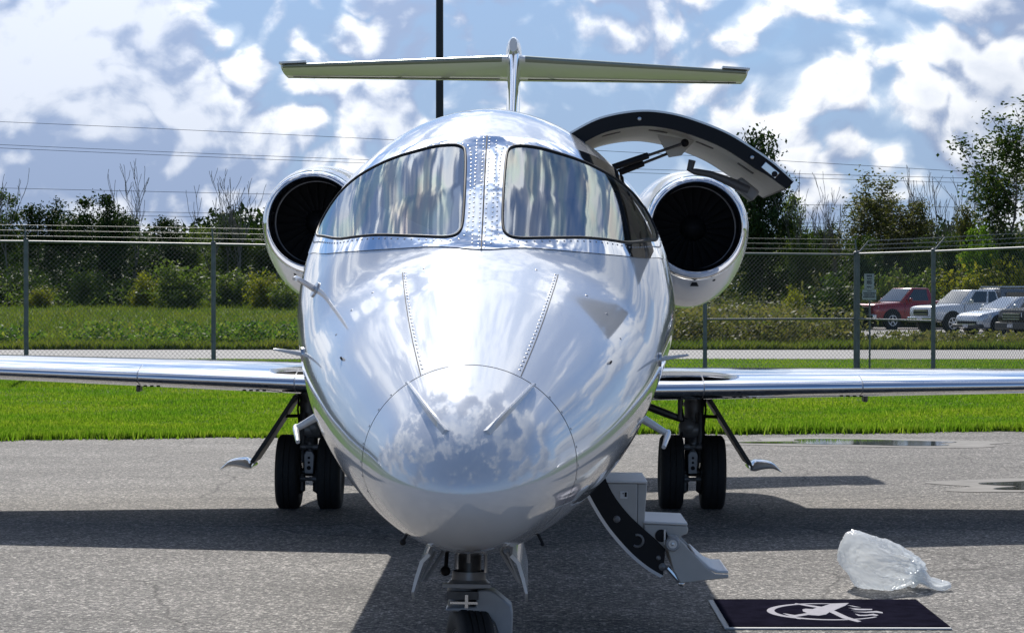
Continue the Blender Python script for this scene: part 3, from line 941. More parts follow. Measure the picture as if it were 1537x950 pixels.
# ------------------------------------------------------------------ parked vehicles
def vehicle(name, label, cat, px, bot, D, heading, S, paint, group="vehicles parked beyond the fence"):
    """S: measures in metres, x runs back from the front bumper, y to the driver's side"""
    L_, W, R, xf, xr = S['L'], S['W'] / 2, S['R'], S['xf'], S['xr']
    h = radians(heading); wx, wy = P_px(px, D)
    rot = Matrix.Rotation(h, 3, 'Z')
    off = rot @ Vector((-xf, W - .1, 0))
    t = thing(name, label, cat, (wx - off.x, wy - off.y, .02), h, group)
    X = lambda x: -x
    # body shell
    m = MB(); Rr = []
    for x, zb, zt, w in S['body']:
        w *= W
        Rr.append([(X(x), w * a, zb + (zt - zb) * b) for a, b in
                   ((.86, 0), (.97, .10), (1, .38), (1, .62), (.975, .84), (.91, .96), (.80, 1.0), (.4, 1.015),
                    (-.4, 1.015), (-.80, 1.0), (-.91, .96), (-.975, .84), (-1, .62), (-1, .38), (-.97, .10), (-.86, 0))])
    m.rings(Rr)
    obj("body", m, paint, t, 40)
    # cabin
    x0, x1, zb, rx0, rx1, zr, wb, wr = S['cab']; wb *= W; wr *= W
    base = [Vector((X(x0), wb, zb)), Vector((X(x1), wb, zb)), Vector((X(x1), -wb, zb)), Vector((X(x0), -wb, zb))]
    roof = [Vector((X(rx0), wr, zr)), Vector((X(rx1), wr, zr)), Vector((X(rx1), -wr, zr)), Vector((X(rx0), -wr, zr))]
    c = MB(); c.add(base + roof, [(0, 1, 2, 3), (4, 5, 6, 7), (0, 1, 5, 4), (1, 2, 6, 5), (2, 3, 7, 6), (3, 0, 4, 7)])
    obj("cabin", c, paint, t, 40, bevel=.07)

    def pane(a, b, d, e, u0, u1, v0, v1, nm="window"):
        """glass inset in the quad a-b (bottom) e-d (top)"""
        q = lambda u, v: (a.lerp(b, u)).lerp(d.lerp(e, u), v)
        nrm = (b - a).cross(d - a).normalized(); cen = (a + b + d + e) / 4
        if nrm.dot(cen - Vector((X((x0 + x1) / 2), 0, (zb + zr) / 2))) < 0: nrm = -nrm
        k = [q(u0, v0), q(u1, v0), q(u1, v1), q(u0, v1)]
        w = MB().add([p + nrm * .012 for p in k] + [p - nrm * .01 for p in k],
                     [(0, 1, 2, 3), (4, 7, 6, 5), (0, 4, 5, 1), (1, 5, 6, 2), (2, 6, 7, 3), (3, 7, 4, 0)])
        o = obj(nm, w, CARPANE, t, 0)
        return o
    pane(base[0], base[3], roof[0], roof[3], .06, .94, .08, .93, "windshield")
    for s in S['panes']:
        pane(base[0], base[1], roof[0], roof[1], *s)
        pane(base[3], base[2], roof[3], roof[2], *s)
    pane(base[1], base[2], roof[1], roof[2], .08, .92, .15, .9, "rear_window")
    # wheels in dark arches
    for xa in (xf, xr):
        for s in (1, -1):
            obj("wheel_arch", MB().lathe([(0.01, -.14), (R + .085, -.14), (R + .085, 0.012), (R + .05, .016), (.01, .016)], (X(xa), s * (W - .002) - (s < 0) * 0.0, R + .05), 'Y', 24) if s > 0 else
                MB().lathe([(0.01, .14), (R + .085, .14), (R + .085, -0.012), (R + .05, -.016), (.01, -.016)], (X(xa), s * (W - .002), R + .05), 'Y', 24), BLACK, t)
            wy_ = s * (W - .085)
            w = obj("wheel", MB().lathe([(R * .60, -.10), (R * .93, -.115), (R, -.08), (R, .08), (R * .93, .115), (R * .60, .10)], (X(xa), wy_, R), 'Y', 28), TYRE, t)
            rm = MB().lathe([(R * .64, .06 * s), (R * .64, .112 * s), (R * .57, .112 * s), (R * .54, .07 * s), (.02, .07 * s)], (X(xa), wy_, R), 'Y', 24)
            obj("rim", rm, BLACK if S.get('darkrim') else M("rim_recess", (.05, .05, .05), .5), w)
            sp = MB()
            for k in range(S.get('spokes', 6)):
                a_ = 2 * pi * k / S.get('spokes', 6) + .3
                cc = Vector((X(xa) + cos(a_) * R * .32, wy_ + s * .095, R + sin(a_) * R * .32))
                sp.box(cc, (R * .56, .03, .055), Matrix.Rotation(-a_, 3, 'Y'))
            sp.lathe([(.075, .08 * s), (.07, .118 * s), (.005, .122 * s)], (X(xa), wy_, R), 'Y', 14)
            sp.lathe([(R * .54, .08 * s), (R * .54, .114 * s), (R * .62, .114 * s)], (X(xa), wy_, R), 'Y', 24)
            obj("spokes", sp, M("wheel_dark_alloy", (.12, .12, .12), .4, .6) if S.get('darkrim') else ALU, w, 30)
    # nose: grille, lamps, bumper
    zg0, zg1, gw = S['grille']; gw *= W; fx = S['fx']
    gob = obj("grille", MB().box((fx + .005, 0, (zg0 + zg1) / 2), (.06, gw * 2, zg1 - zg0)), BLACK, t, bevel=.012)
    bars = MB()
    for k in range(S.get('bars', 3)):
        bars.box((fx + .04, 0, zg0 + (zg1 - zg0) * (k + .5) / S.get('bars', 3)), (.025, gw * 1.9, .03 if S.get('bars', 3) < 4 else .02))
    obj("grille_bars", bars, BRIGHT, gob)
    zl0, zl1, l0, l1 = S['lamp']
    hm = M("headlight_lens", (.86, .88, .90), .15, 0., coat=1.0)
    for s in (1, -1):
        a0, a1 = l0 * W, l1 * W; sw = S.get('sweep', .12)
        lm = MB().add([(fx + .03, s * a0, zl0), (fx + .03 - sw, s * a1, zl0 + .02), (fx + .03 - sw, s * a1, zl1 + S.get('lrise', 0)), (fx + .03, s * a0, zl1),
                       (fx - .1, s * a0, zl0), (fx - .1 - sw, s * a1 * .96, zl0 + .02), (fx - .1 - sw, s * a1 * .96, zl1 + S.get('lrise', 0)), (fx - .1, s * a0, zl1)],
                      [(0, 1, 2, 3), (4, 7, 6, 5), (0, 4, 5, 1), (1, 5, 6, 2), (2, 6, 7, 3), (3, 7, 4, 0)])
        obj("headlight", lm, hm, t, 0, bevel=.01)
    bz, bh, bm = S['bumper']
    obj("bumper", MB().box((fx - .03, 0, bz), (.22, W * 1.93, bh)), bm, t, bevel=.04)
    obj("licence_plate", MB().box((fx + .09, 0, bz + .0), (.012, .31, .13)), M("plate_white", (.6, .6, .62), .5), t)
    for s in (1, -1):
        obj("mirror", MB().box((X(x0 + .42), s * (wb + .14), zb + .12), (.10, .20, .15)), S.get('mirror', paint), t, bevel=.03)
        obj("door_seam", MB().box((X(S['door'][0]), s * W, (.55 + zb) / 2 + .02), (.012, .012, zb - .62)).box((X(S['door'][1]), s * W, (.55 + zb) / 2 + .02), (.012, .012, zb - .62)), SEAMM, t, 0)
        obj("door_handle", MB().box((X(S['door'][1] - .2), s * (W + .01), zb - .14), (.16, .03, .035)), S.get('mirror', paint), t, bevel=.01)
    return t


CARPANE = M("car_window_glass", (0.035, 0.042, 0.045), 0.03, 0.0, spec=0.9, coat=1.0)
RP = M("dark_red_car_paint", (0.36, 0.014, 0.022), 0.25, .1, coat=1.0)
WP = M("white_car_paint", (0.82, 0.83, 0.84), 0.25, 0., coat=1.0)
SP = M("silver_car_paint", (0.66, 0.69, 0.73), 0.22, .3, coat=1.0)
BP = M("black_car_paint", (0.008, 0.008, 0.010), 0.25, 0., coat=.2, spec=.3)
DGP = M("dark_grey_cap", (0.16, 0.175, 0.20), 0.35, .2, coat=.5)
CHB = M("bumper_chrome", (.7, .7, .7), .15, 1.0)
DKB = M("bumper_dark", (.05, .05, .05), .5)

truck = dict(L=5.4, W=1.98, R=.39, xf=.95, xr=4.35, fx=-.0,
             body=[(0, .62, 1.02, .86), (.06, .5, 1.09, .93), (.25, .45, 1.13, .97), (.9, .42, 1.18, 1), (1.55, .4, 1.21, 1), (1.6, .4, 1.24, 1), (3.3, .4, 1.26, 1), (3.36, .4, 1.27, .99), (5.3, .45, 1.28, .98), (5.4, .6, 1.22, .95)],
             cab=(1.45, 3.35, 1.19, 2.2, 3.12, 1.84, .93, .76), panes=[(.14, .80, .12, .88)], grille=(.66, 1.00, .56), lamp=(.76, 1.02, .58, .955), sweep=.26, bumper=(.56, .22, CHB), door=(1.62, 3.0), bars=3, spokes=5)
vehicle("red_pickup", "dark red pickup truck parked behind the white notice sign", "pickup truck", 1337, 495, 100, 207, truck, RP)
ranger = dict(L=5.1, W=1.82, R=.38, xf=.9, xr=4.1, fx=0.0,
              body=[(0, .62, .98, .84), (.06, .52, 1.05, .92), (.3, .46, 1.10, .97), (.9, .42, 1.14, 1), (1.5, .4, 1.17, 1), (3.3, .4, 1.20, 1), (5.0, .45, 1.22, .98), (5.1, .6, 1.18, .95)],
              cab=(1.35, 3.40, 1.15, 2.05, 3.25, 1.74, .93, .77), panes=[(.17, .62, .12, .88), (.68, .93, .12, .88)], grille=(.70, .94, .52), lamp=(.70, .95, .54, .955), sweep=.24, bumper=(.54, .2, CHB), door=(1.5, 2.75), bars=2, spokes=6,
              mirror=M("mirror_pale", (.6, .6, .5), .3))
wp = vehicle("white_pickup", "white extended-cab pickup with a dark canopy over its bed", "pickup truck", 1427, 500, 91.5, 207, ranger, WP)
cp = MB(); a_ = [(-3.45, .86, 1.2), (-5.05, .86, 1.2), (-5.05, -.86, 1.2), (-3.45, -.86, 1.2), (-3.48, .72, 1.8), (-4.95, .72, 1.78), (-4.95, -.72, 1.78), (-3.48, -.72, 1.8)]
obj("bed_canopy", cp.add(a_, [(0, 1, 2, 3), (4, 5, 6, 7), (0, 1, 5, 4), (1, 2, 6, 5), (2, 3, 7, 6), (3, 0, 4, 7)]), DGP, wp, bevel=.04)
obj("canopy_window", MB().box((-4.25, .80, 1.52), (1.1, .02, .25), Matrix.Rotation(radians(-13), 3, 'X')), CARPANE, wp, 0)
obj("roof_rack", MB().tube([(-3.5, .6, 1.86), (-4.9, .6, 1.86)], .03, 6).tube([(-3.5, -.6, 1.86), (-4.9, -.6, 1.86)], .03, 6)
    .box((-3.7, 0, 1.85), (.06, 1.2, .04)).box((-4.7, 0, 1.85), (.06, 1.2, .04)), ALU, wp)
hatch = dict(L=4.4, W=1.80, R=.33, xf=.88, xr=3.5, fx=-.02,
             body=[(0, .42, .66, .70), (.05, .3, .74, .82), (.25, .24, .82, .93), (.8, .2, .92, 1), (1.4, .2, .99, 1), (3.6, .2, 1.02, 1), (4.2, .3, 1.02, .95), (4.4, .45, .9, .86)],
             cab=(1.15, 4.15, .97, 2.15, 3.5, 1.46, .92, .66), panes=[(.24, .50, .10, .88), (.53, .80, .10, .88)], grille=(.30, .52, .66), lamp=(.64, .73, .45, .98), sweep=.42, lrise=.06, bumper=(.34, .12, DKB), door=(1.35, 2.45), bars=1, spokes=10, darkrim=True)
vehicle("silver_car", "silver hatchback with a wide black grille beside the white pickup", "car", 1497, 503, 87, 207, hatch, SP)
suv = dict(L=4.7, W=1.88, R=.36, xf=.92, xr=3.75, fx=-.01,
           body=[(0, .5, .90, .82), (.06, .36, .98, .91), (.3, .28, 1.02, .97), (.9, .24, 1.06, 1), (1.4, .24, 1.10, 1), (4.4, .26, 1.12, .98), (4.7, .5, 1.0, .9)],
           cab=(1.25, 4.5, 1.08, 2.05, 4.0, 1.66, .92, .72), panes=[(.22, .46, .10, .88), (.50, .80, .10, .88)], grille=(.62, .88, .55), lamp=(.74, .90, .58, .95), sweep=.22, bumper=(.42, .26, DKB), door=(1.4, 2.5), bars=3, spokes=5, darkrim=True)
vehicle("black_car", "black car with bright grille bars cut by the right edge of the photo", "car", 1570, 510, 81.5, 206, suv, BP)


# ------------------------------------------------------------------ mat and plastic bag on the apron
def door_mat():
    t = thing("doormat", "dark navy mat with a pale bird-and-ring emblem on the asphalt", "mat", (1.675, 4.19, .013))
    white = M("mat_rubber_edge", (.50, .50, .49), .7)
    navy = M("mat_navy_pile", (.012, .0115, .021), .95, var=.35, vscale=9, bump=.5, bscale=260, detail=9, spec=.0)
    pale = M("mat_pale_print", (.34, .33, .37), .9, var=.1, vscale=30)
    w, d = .545, .50
    obj("mat_edge", MB().box((0, 0, .004), (2 * w, 2 * d, .008)), white, t, bevel=.003)
    obj("mat_pile", MB().box((.012, .014, .0085), (2 * w - .03, 2 * d - .045, .009)), navy, t, bevel=.002)
    e = thing("emblem_tmp", None, None)
    bpy.data.objects.remove(e)
    dx, dy, z = 1.69 - 1.675, 4.305 - 4.19, .0132
    def flat(poly): return MB().prism([(x + dx, y + dy) for x, y in poly], z, z + .002, 'XY')
    bird = [(-0.123, .209), (-.064, .143), (-.006, .077), (.061, .198), (.153, .217), (.122, .124), (.039, -.056), (.079, -.288), (.122, -.432), (.099, -.456), (.044, -.332), (.009, -.115), (-.019, -.196), (-.062, -.24), (-.108, -.213), (-.182, -.288), (-.164, -.366), (-.183, -.342), (-.231, -.161), (-.217, -.171), (-.178, -.22), (-.108, -.15), (-.121, -.091), (-.115, -.02), (-.096, .005), (-.063, -.009), (-.036, .041), (-.088, .114), (-.131, .187)]
    obj("emblem_bird", flat(bird), pale, t, 0)
    for nm, p in (("emblem_stroke", [(.133, .143), (.157, .114), (.191, .052), (.16, .07)]),
                  ("emblem_stroke", [(.126, .041), (.179, .005), (.241, -.002), (.233, -.038), (.184, -.045), (.127, -.038), (.153, -.016)]),
                  ("emblem_stroke", [(.126, -.101), (.191, -.101), (.25, -.073), (.274, -.115), (.27, -.157), (.234, -.129), (.186, -.136)]),
                  ("emblem_stroke", [(.128, -.171), (.149, -.213), (.185, -.206), (.22, -.171), (.238, -.22), (.223, -.247), (.204, -.227), (.169, -.247), (.134, -.247)])):
        obj(nm, flat(p), pale, t, 0)
    z -= .0006
    ring = MB(); n = 60; R0 = []; a0, a1 = radians(62), radians(320)
    vs, fs = [], []
    for i in range(n + 1):
        a_ = a0 + (a1 - a0) * i / n; wd = .008 + .011 * sin(pi * i / n)
        for r in (.282 - wd, .282 + wd):
            for zz in (z, z + .002): vs.append((dx + .0 + r * cos(a_), dy - .09 + 1.02 * r * sin(a_), zz))
    for i in range(n):
        b = 4 * i
        fs += [(b + 1, b + 3, b + 7, b + 5), (b, b + 1, b + 5, b + 4), (b + 2, b + 6, b + 7, b + 3)]
    obj("emblem_ring", ring.add(vs, fs), pale, t, 0)


door_mat()


def plastic_bag():
    m = bpy.data.materials.new("clear_plastic_film"); m.use_nodes = True
    nt = m.node_tree; N, L = nt.nodes.new, nt.links.new; nt.nodes.clear()
    tr = N('ShaderNodeBsdfTransparent'); tr.inputs[0].default_value = (.95, .97, .98, 1)
    df = N('ShaderNodeBsdfPrincipled'); df.inputs['Base Color'].default_value = (.94, .95, .96, 1); df.inputs['Roughness'].default_value = .13
    df.inputs['Specular IOR Level'].default_value = 1.0
    tl = N('ShaderNodeBsdfTranslucent'); tl.inputs[0].default_value = (.88, .91, .93, 1)
    m1 = N('ShaderNodeMixShader'); m1.inputs[0].default_value = .5; L(df.outputs[0], m1.inputs[1]); L(tl.outputs[0], m1.inputs[2])
    lw = N('ShaderNodeLayerWeight'); lw.inputs['Blend'].default_value = .45      # film looks denser where it is seen edge-on
    mr = N('ShaderNodeMapRange'); mr.inputs['To Min'].default_value = .40; mr.inputs['To Max'].default_value = .98
    L(lw.outputs['Facing'], mr.inputs['Value'])
    m2 = N('ShaderNodeMixShader'); L(mr.outputs['Result'], m2.inputs[0]); L(tr.outputs[0], m2.inputs[1]); L(m1.outputs[0], m2.inputs[2])
    o = N('ShaderNodeOutputMaterial'); L(m2.outputs[0], o.inputs['Surface'])
    from mathutils import noise
    D = 12.35; bx = (1322 - 795) / 3380 * D + .195; by = D - 7.1
    t = thing("plastic_bag", "crumpled clear plastic bag lying on the asphalt behind the mat", "bag", (bx, by, .012))
    ax = Vector((.86, -.30, -.42)).normalized(); ay = ax.orthogonal().normalized(); az = ax.cross(ay)
    Vv, Ff = [], []; n, k = 150, 90
    for i in range(k + 1):
        for j in range(n):
            a_ = 2 * pi * j / n; b = pi * i / k
            d = Vector((sin(b) * cos(a_), sin(b) * sin(a_), cos(b)))
            q = d * 2.1
            t_ = d.dot(ax); pv = d - ax * t_; phi = atan2(pv.dot(ay), pv.dot(az))
            g_ = max(0., min(1., (t_ + .55) / 1.5)); g_ = g_ * g_ * (3 - 2 * g_)
            fold = 1 - abs(sin(6.5 * phi + 2.2 * noise.noise(q * .9 + Vector((4, 4, 1))) + 1.2 * t_))       # folds gathered towards the neck
            fine_ = 1 - abs(sin(15 * phi + 3.5 * noise.noise(q * 1.6) - 2.5 * t_))
            msk = max(0., min(1., .5 + 1.8 * noise.noise(q * .8 + Vector((7, 2, 9)))))
            cr = 1 - 2 * abs(noise.noise(q * 2.6 + noise.noise_vector(q * 1.3) * .9))
            r = .93 + .16 * noise.noise(q * .62 + Vector((3, 1, 5))) + (.012 + .10 * g_) * fold ** 2 + (.008 + .035 * g_) * fine_ ** 2 + .045 * msk * max(0., cr) ** 3
            x = d.x * .235 * r; y = d.y * .21 * r; z = .138 + d.z * .165 * r
            x -= .06 * max(0, d.z); z += .05 * (-d.x) * max(0, d.z)
            Vv.append((x, y, max(0.002 + .003 * noise.noise(q * 5), z)))
    for i in range(k):
        for j in range(n): Ff.append((i * n + j, i * n + (j + 1) % n, (i + 1) * n + (j + 1) % n, (i + 1) * n + j))
    obj("bag_body", MB().add(Vv, Ff), m, t, 60)
    Vv, Ff = [], []; k, n = 40, 40
    for i in range(k + 1):
        u = i / k
        c = Vector((.15 + .21 * u, -.05 - .07 * u, .075 - .055 * u + .02 * sin(u * 7)))
        r0 = (.06 * (1 - u) ** .7 + .018 + .012 * sin(u * 9 + 1))
        for j in range(n):
            a_ = 2 * pi * j / n
            r = r0 * (1 + .35 * sin(5 * a_ + 4 * u) + .25 * noise.noise(Vector((cos(a_) * 2, sin(a_) * 2, u * 7))))
            Vv.append((c.x + .02 * noise.noise(Vector((u * 6, a_, 3))), c.y + r * cos(a_), max(.003, c.z + r * .62 * sin(a_))))
    for i in range(k):
        for j in range(n): Ff.append((i * n + j, i * n + (j + 1) % n, (i + 1) * n + (j + 1) % n, (i + 1) * n + j))
    obj("bag_neck", MB().add(Vv, Ff), m, t, 75)


plastic_bag()

# ------------------------------------------------------------------ the business jet
JET = thing("business_jet", "polished pearl white twin-engine business jet with its clamshell cabin door open", "airplane", (0, 0, 0))
ROLL = radians(0.8)
JET.rotation_euler = (0, ROLL, 0)
JET.location = (-.026 * cos(ROLL), 0, .026 * sin(ROLL))
GZ = lambda x: x * sin(ROLL)                       # jet-space height of the ground below lateral x
# station, half width, top, bottom, height of greatest width
K = np.array([[0.0, 0.0, 0.985, 0.985, 0.985], [0.05, 0.115, 1.105, 0.893, 0.988], [0.15, 0.195, 1.185, 0.828, 0.995], [0.3, 0.269, 1.265, 0.776, 1.005],
              [0.6, 0.363, 1.372, 0.731, 1.03], [1.0, 0.48, 1.501, 0.683, 1.083], [1.5, 0.603, 1.653, 0.652, 1.175], [2.0, 0.701, 1.799, 0.634, 1.273],
              [2.5, 0.781, 2.105, 0.634, 1.399], [3.0, 0.844, 2.366, 0.634, 1.495], [3.5, 0.884, 2.488, 0.634, 1.535], [4.0, 0.904, 2.521, 0.634, 1.545],
              [5.0, 0.912, 2.526, 0.634, 1.545], [11.0, 0.912, 2.526, 0.634, 1.545], [12.5, .80, 2.51, .82, 1.62], [14.5, .50, 2.45, 1.32, 1.85], [16.3, .22, 2.36, 1.88, 2.1], [16.8, .05, 2.25, 2.10, 2.18]])


def pchip(x, xs_, ys_):
    h = np.diff(xs_); d = np.diff(ys_) / h; n = len(xs_); m = np.zeros(n)
    for i in range(1, n - 1):
        if d[i - 1] * d[i] > 0:
            w1 = 2 * h[i] + h[i - 1]; w2 = h[i] + 2 * h[i - 1]; m[i] = (w1 + w2) / (w1 / d[i - 1] + w2 / d[i])
    m[0] = d[0]; m[-1] = d[-1]
    x = np.clip(x, xs_[0], xs_[-1]); i = np.clip(np.searchsorted(xs_, x, side='right') - 1, 0, n - 2)
    t = (x - xs_[i]) / h[i]
    return (2 * t**3 - 3 * t**2 + 1) * ys_[i] + (t**3 - 2 * t**2 + t) * h[i] * m[i] + (-2 * t**3 + 3 * t**2) * ys_[i + 1] + (t**3 - t**2) * h[i] * m[i + 1]


def hull(y, th, off=0.0):
    """point of the hull at station y and angle th (0 = right side, 90 deg = crown)"""
    y = np.asarray(y, float); th = np.asarray(th, float)
    y, th = np.broadcast_arrays(y, th)
    def raw(y, th):
        T = np.sqrt(K[:, 0]); t = np.sqrt(np.maximum(y, 0))
        a, zt, zb, zm = (pchip(t, T, K[:, j]) for j in (1, 2, 3, 4))
        c, s = np.cos(th), np.sin(th)
        n = np.where(s >= 0, 2.0 - .097 * np.clip(y / 3, 0, 1), 2.0 - .301 * np.clip(y, 0, 1))
        return np.stack([a * np.sign(c) * np.abs(c)**(2 / n), y + 0 * c, zm + np.where(s >= 0, zt - zm, zm - zb) * np.sign(s) * np.abs(s)**(2 / n)], -1)
    P = raw(y, th)
    if np.any(off):
        e = 2e-3
        ty = raw(y + e, th) - raw(np.maximum(y - e, 1e-6), th); tt = raw(y, th + e) - raw(y, th - e)
        nn = np.cross(ty, tt); nn /= np.maximum(np.linalg.norm(nn, axis=-1, keepdims=True), 1e-9)
        P = P + nn * np.asarray(off)[..., None] if np.ndim(off) else P + nn * off
    return P


def HV(y, deg, off=0.0): return Vector(hull(y, radians(deg), off).tolist())


def HN(y, deg): return (HV(y, deg, .01) - HV(y, deg)).normalized()


def front_to_hull(x, z):
    """(station, degrees) of the hull point seen at (x, z) from straight ahead"""
    lo, hi = 1e-4, 3.5
    T = np.sqrt(K[:, 0])
    def sect(y):
        a, zt, zb, zm = (float(pchip(np.array([sqrt(y)]), T, K[:, j])[0]) for j in (1, 2, 3, 4))
        return a, zt - zm if z >= zm else zm - zb, zm, 2.0 - .097 * min(y / 3, 1) if z >= zm else 2.0 - .301 * min(y, 1)
    for _ in range(40):
        m = (lo + hi) / 2; a, h, zm, n = sect(m)
        if (abs(x) / a) ** n + (abs(z - zm) / h) ** n > 1: lo = m
        else: hi = m
    a, h, zm, n = sect(hi)
    return hi, math.degrees(atan2(math.copysign((abs(z - zm) / h) ** (n / 2), z - zm), math.copysign((abs(x) / a) ** (n / 2), x)))


def chaikin(p, n=2, closed=True):
    for _ in range(n):
        q = []
        for i in range(len(p) if closed else len(p) - 1):
            a, b = p[i], p[(i + 1) % len(p)]
            q += [(a[0] * .75 + b[0] * .25, a[1] * .75 + b[1] * .25), (a[0] * .25 + b[0] * .75, a[1] * .25 + b[1] * .75)]
        if not closed: q = [p[0]] + q + [p[-1]]
        p = q
    return p


def inside(P, poly):
    x, y = P[..., 0], P[..., 1]; r = np.zeros(x.shape, bool); n = len(poly)
    for i in range(n):
        x0, y0 = poly[i]; x1, y1 = poly[(i + 1) % n]
        if y0 == y1: continue
        c = (y0 > y) != (y1 > y)
        r ^= c & (x < (x1 - x0) * (y - y0) / (y1 - y0) + x0)
    return r


def mirror(poly): return [(y, 180 - d) for y, d in reversed(poly)]


def hull_patch(outer, holes, off, step=.03, single_curved=False):
    """sheet following the hull, cut to an outline given as (station, degrees)"""
    S = lambda p: (p[0], radians(p[1]) * .85)
    loops = [[S(p) for p in outer]] + [[S(p) for p in h] for h in holes]
    O = np.array(loops[0])
    gx, gy = np.meshgrid(np.arange(O[:, 0].min(), O[:, 0].max(), step), np.arange(O[:, 1].min(), O[:, 1].max(), step))
    G = np.stack([gx.ravel(), gy.ravel()], 1)
    k = inside(G, loops[0])
    for h in loops[1:]: k &= ~inside(G, h)
    allb = np.concatenate([np.array(l) for l in loops])
    G = G[k]
    if len(G):
        dmin = np.min(np.linalg.norm(G[:, None] - allb[None], axis=2), axis=1); G = G[dmin > step * .45]
    vs, es = [], []
    for l in loops:
        o = len(vs); vs += [Vector(p) for p in l]; es += [(o + i, o + (i + 1) % len(l)) for i in range(len(l))]
    vs += [Vector(p) for p in G]
    ov, _, of, _, _, _ = geometry.delaunay_2d_cdt(vs, es, [], 0, 1e-6)
    ov = np.array([tuple(v) for v in ov])
    cen = np.array([ov[list(f)].mean(0) for f in of])
    k = inside(cen, loops[0])
    for h in loops[1:]: k &= ~inside(cen, h)
    P = hull(ov[:, 0], ov[:, 1] / .85, off)
    m = MB().add([tuple(p) for p in P], [f for f, q in zip(of, k) if q])
    N_ = hull(ov[:, 0], ov[:, 1] / .85, off + .01) - P
    if single_curved:                                # pane rolled about one axis: no curvature along its straight lines
        N_ = sum(hull(y_ + 0 * ov[:, 0], ov[:, 1] / .85, .01) - hull(y_ + 0 * ov[:, 0], ov[:, 1] / .85) for y_ in (2.35, 2.5, 2.65, 2.8)) + .6 * N_ 
    m.nrm = (N_ / np.linalg.norm(N_, axis=1)[:, None]).tolist()
    return m


def patch_obj(name, m, mat):
    """hull sheet shaded with the hull's own normals, so reflections run clean"""
    o = obj(name, m, mat, JET, 180)
    if len(o.data.vertices) == len(m.nrm): o.data.normals_split_custom_set_from_vertices(m.nrm)
    return o


def along(poly, off, closed=True, n=None):
    pts = list(poly) + ([poly[0]] if closed else [])
    return [HV(y, d, off) for y, d in pts]


def resample(poly, step, closed=True):
    pts = list(poly) + ([poly[0]] if closed else []); out = []; acc = 0.
    P = [HV(*p) for p in pts]
    for i in range(len(P) - 1):
        ln = (P[i + 1] - P[i]).length
        while acc <= ln and ln > 0:
            u = acc / ln; out.append((pts[i][0] + (pts[i + 1][0] - pts[i][0]) * u, pts[i][1] + (pts[i + 1][1] - pts[i][1]) * u)); acc += step
        acc -= ln
    return out


WIN_R = chaikin([(2.70, 83.2), (2.80, 82.3), (2.85, 74), (2.88, 65.5), (2.99, 54), (3.13, 46), (3.28, 38), (3.35, 31), (3.27, 25.0), (3.00, 26), (2.68, 33), (2.45, 42), (2.24, 60), (2.145, 73), (2.12, 79.5), (2.15, 82.4), (2.22, 83.2), (2.40, 83.4)], 2)
WIN_L = mirror(WIN_R)
_h = [(2.01, 85), (2.04, 80), (2.145, 59.5), (2.34, 41.5), (2.60, 29.5), (2.93, 21.6), (3.25, 18), (3.50, 19.5), (3.62, 26), (3.60, 35), (3.45, 44.5), (3.15, 57), (3.005, 66), (2.915, 78), (2.885, 84)]
FRAME = chaikin(_h + [(2.876, 90)] + [(y, 180 - d) for y, d in reversed(_h)] + [(2.0, 90)], 2)
DOOR = (3.50, 4.50, -50., 62.)

# hull mesh
yst = np.unique(np.round(np.concatenate([np.linspace(0.0002, 1, 46)**2 * .618, np.linspace(.624, 1.95, 50), np.linspace(1.95, 3.7, 146), np.linspace(3.7, 4.6, 40), np.linspace(4.6, 11, 50), np.linspace(11, 16.8, 60)]), 5))
NT = 288
ths = np.linspace(0, 2 * pi, NT, endpoint=False)
YY_, TT_ = np.meshgrid(yst, ths, indexing='ij')
HP = hull(YY_, TT_).reshape(-1, 3)
ii, jj = np.meshgrid(np.arange(len(yst) - 1), np.arange(NT), indexing='ij'); ii = ii.ravel(); jj = jj.ravel(); j2 = (jj + 1) % NT
HF = np.stack([ii * NT + jj, (ii + 1) * NT + jj, (ii + 1) * NT + j2, ii * NT + j2], 1)
cy_ = (yst[ii] + yst[ii + 1]) / 2; ct_ = np.degrees(ths[jj]) + 180 / NT
ctw = np.where(ct_ > 180, ct_ - 360, ct_)
cen = np.stack([cy_, ct_], 1)
hole = inside(cen, WIN_R) | inside(cen, WIN_L)
door_hole = (cy_ > DOOR[0]) & (cy_ < DOOR[1]) & (ctw > DOOR[2]) & (ctw < DOOR[3])
gap = (cy_ > .618) & (cy_ < .624)


def hull_obj(name, mask, mat, off=0., flip=False):
    F_ = HF[mask]
    used = np.unique(F_); remap = -np.ones(len(HP), int); remap[used] = np.arange(len(used))
    P = hull(YY_.ravel()[used], TT_.ravel()[used], off) if off else HP[used]
    F_ = remap[F_]
    me = np_mesh(name, P, F_[:, ::-1] if flip else F_, mat)
    me.shade_smooth()
    o = bpy.data.objects.new(name, me); COL.objects.link(o); o.parent = JET
    return o


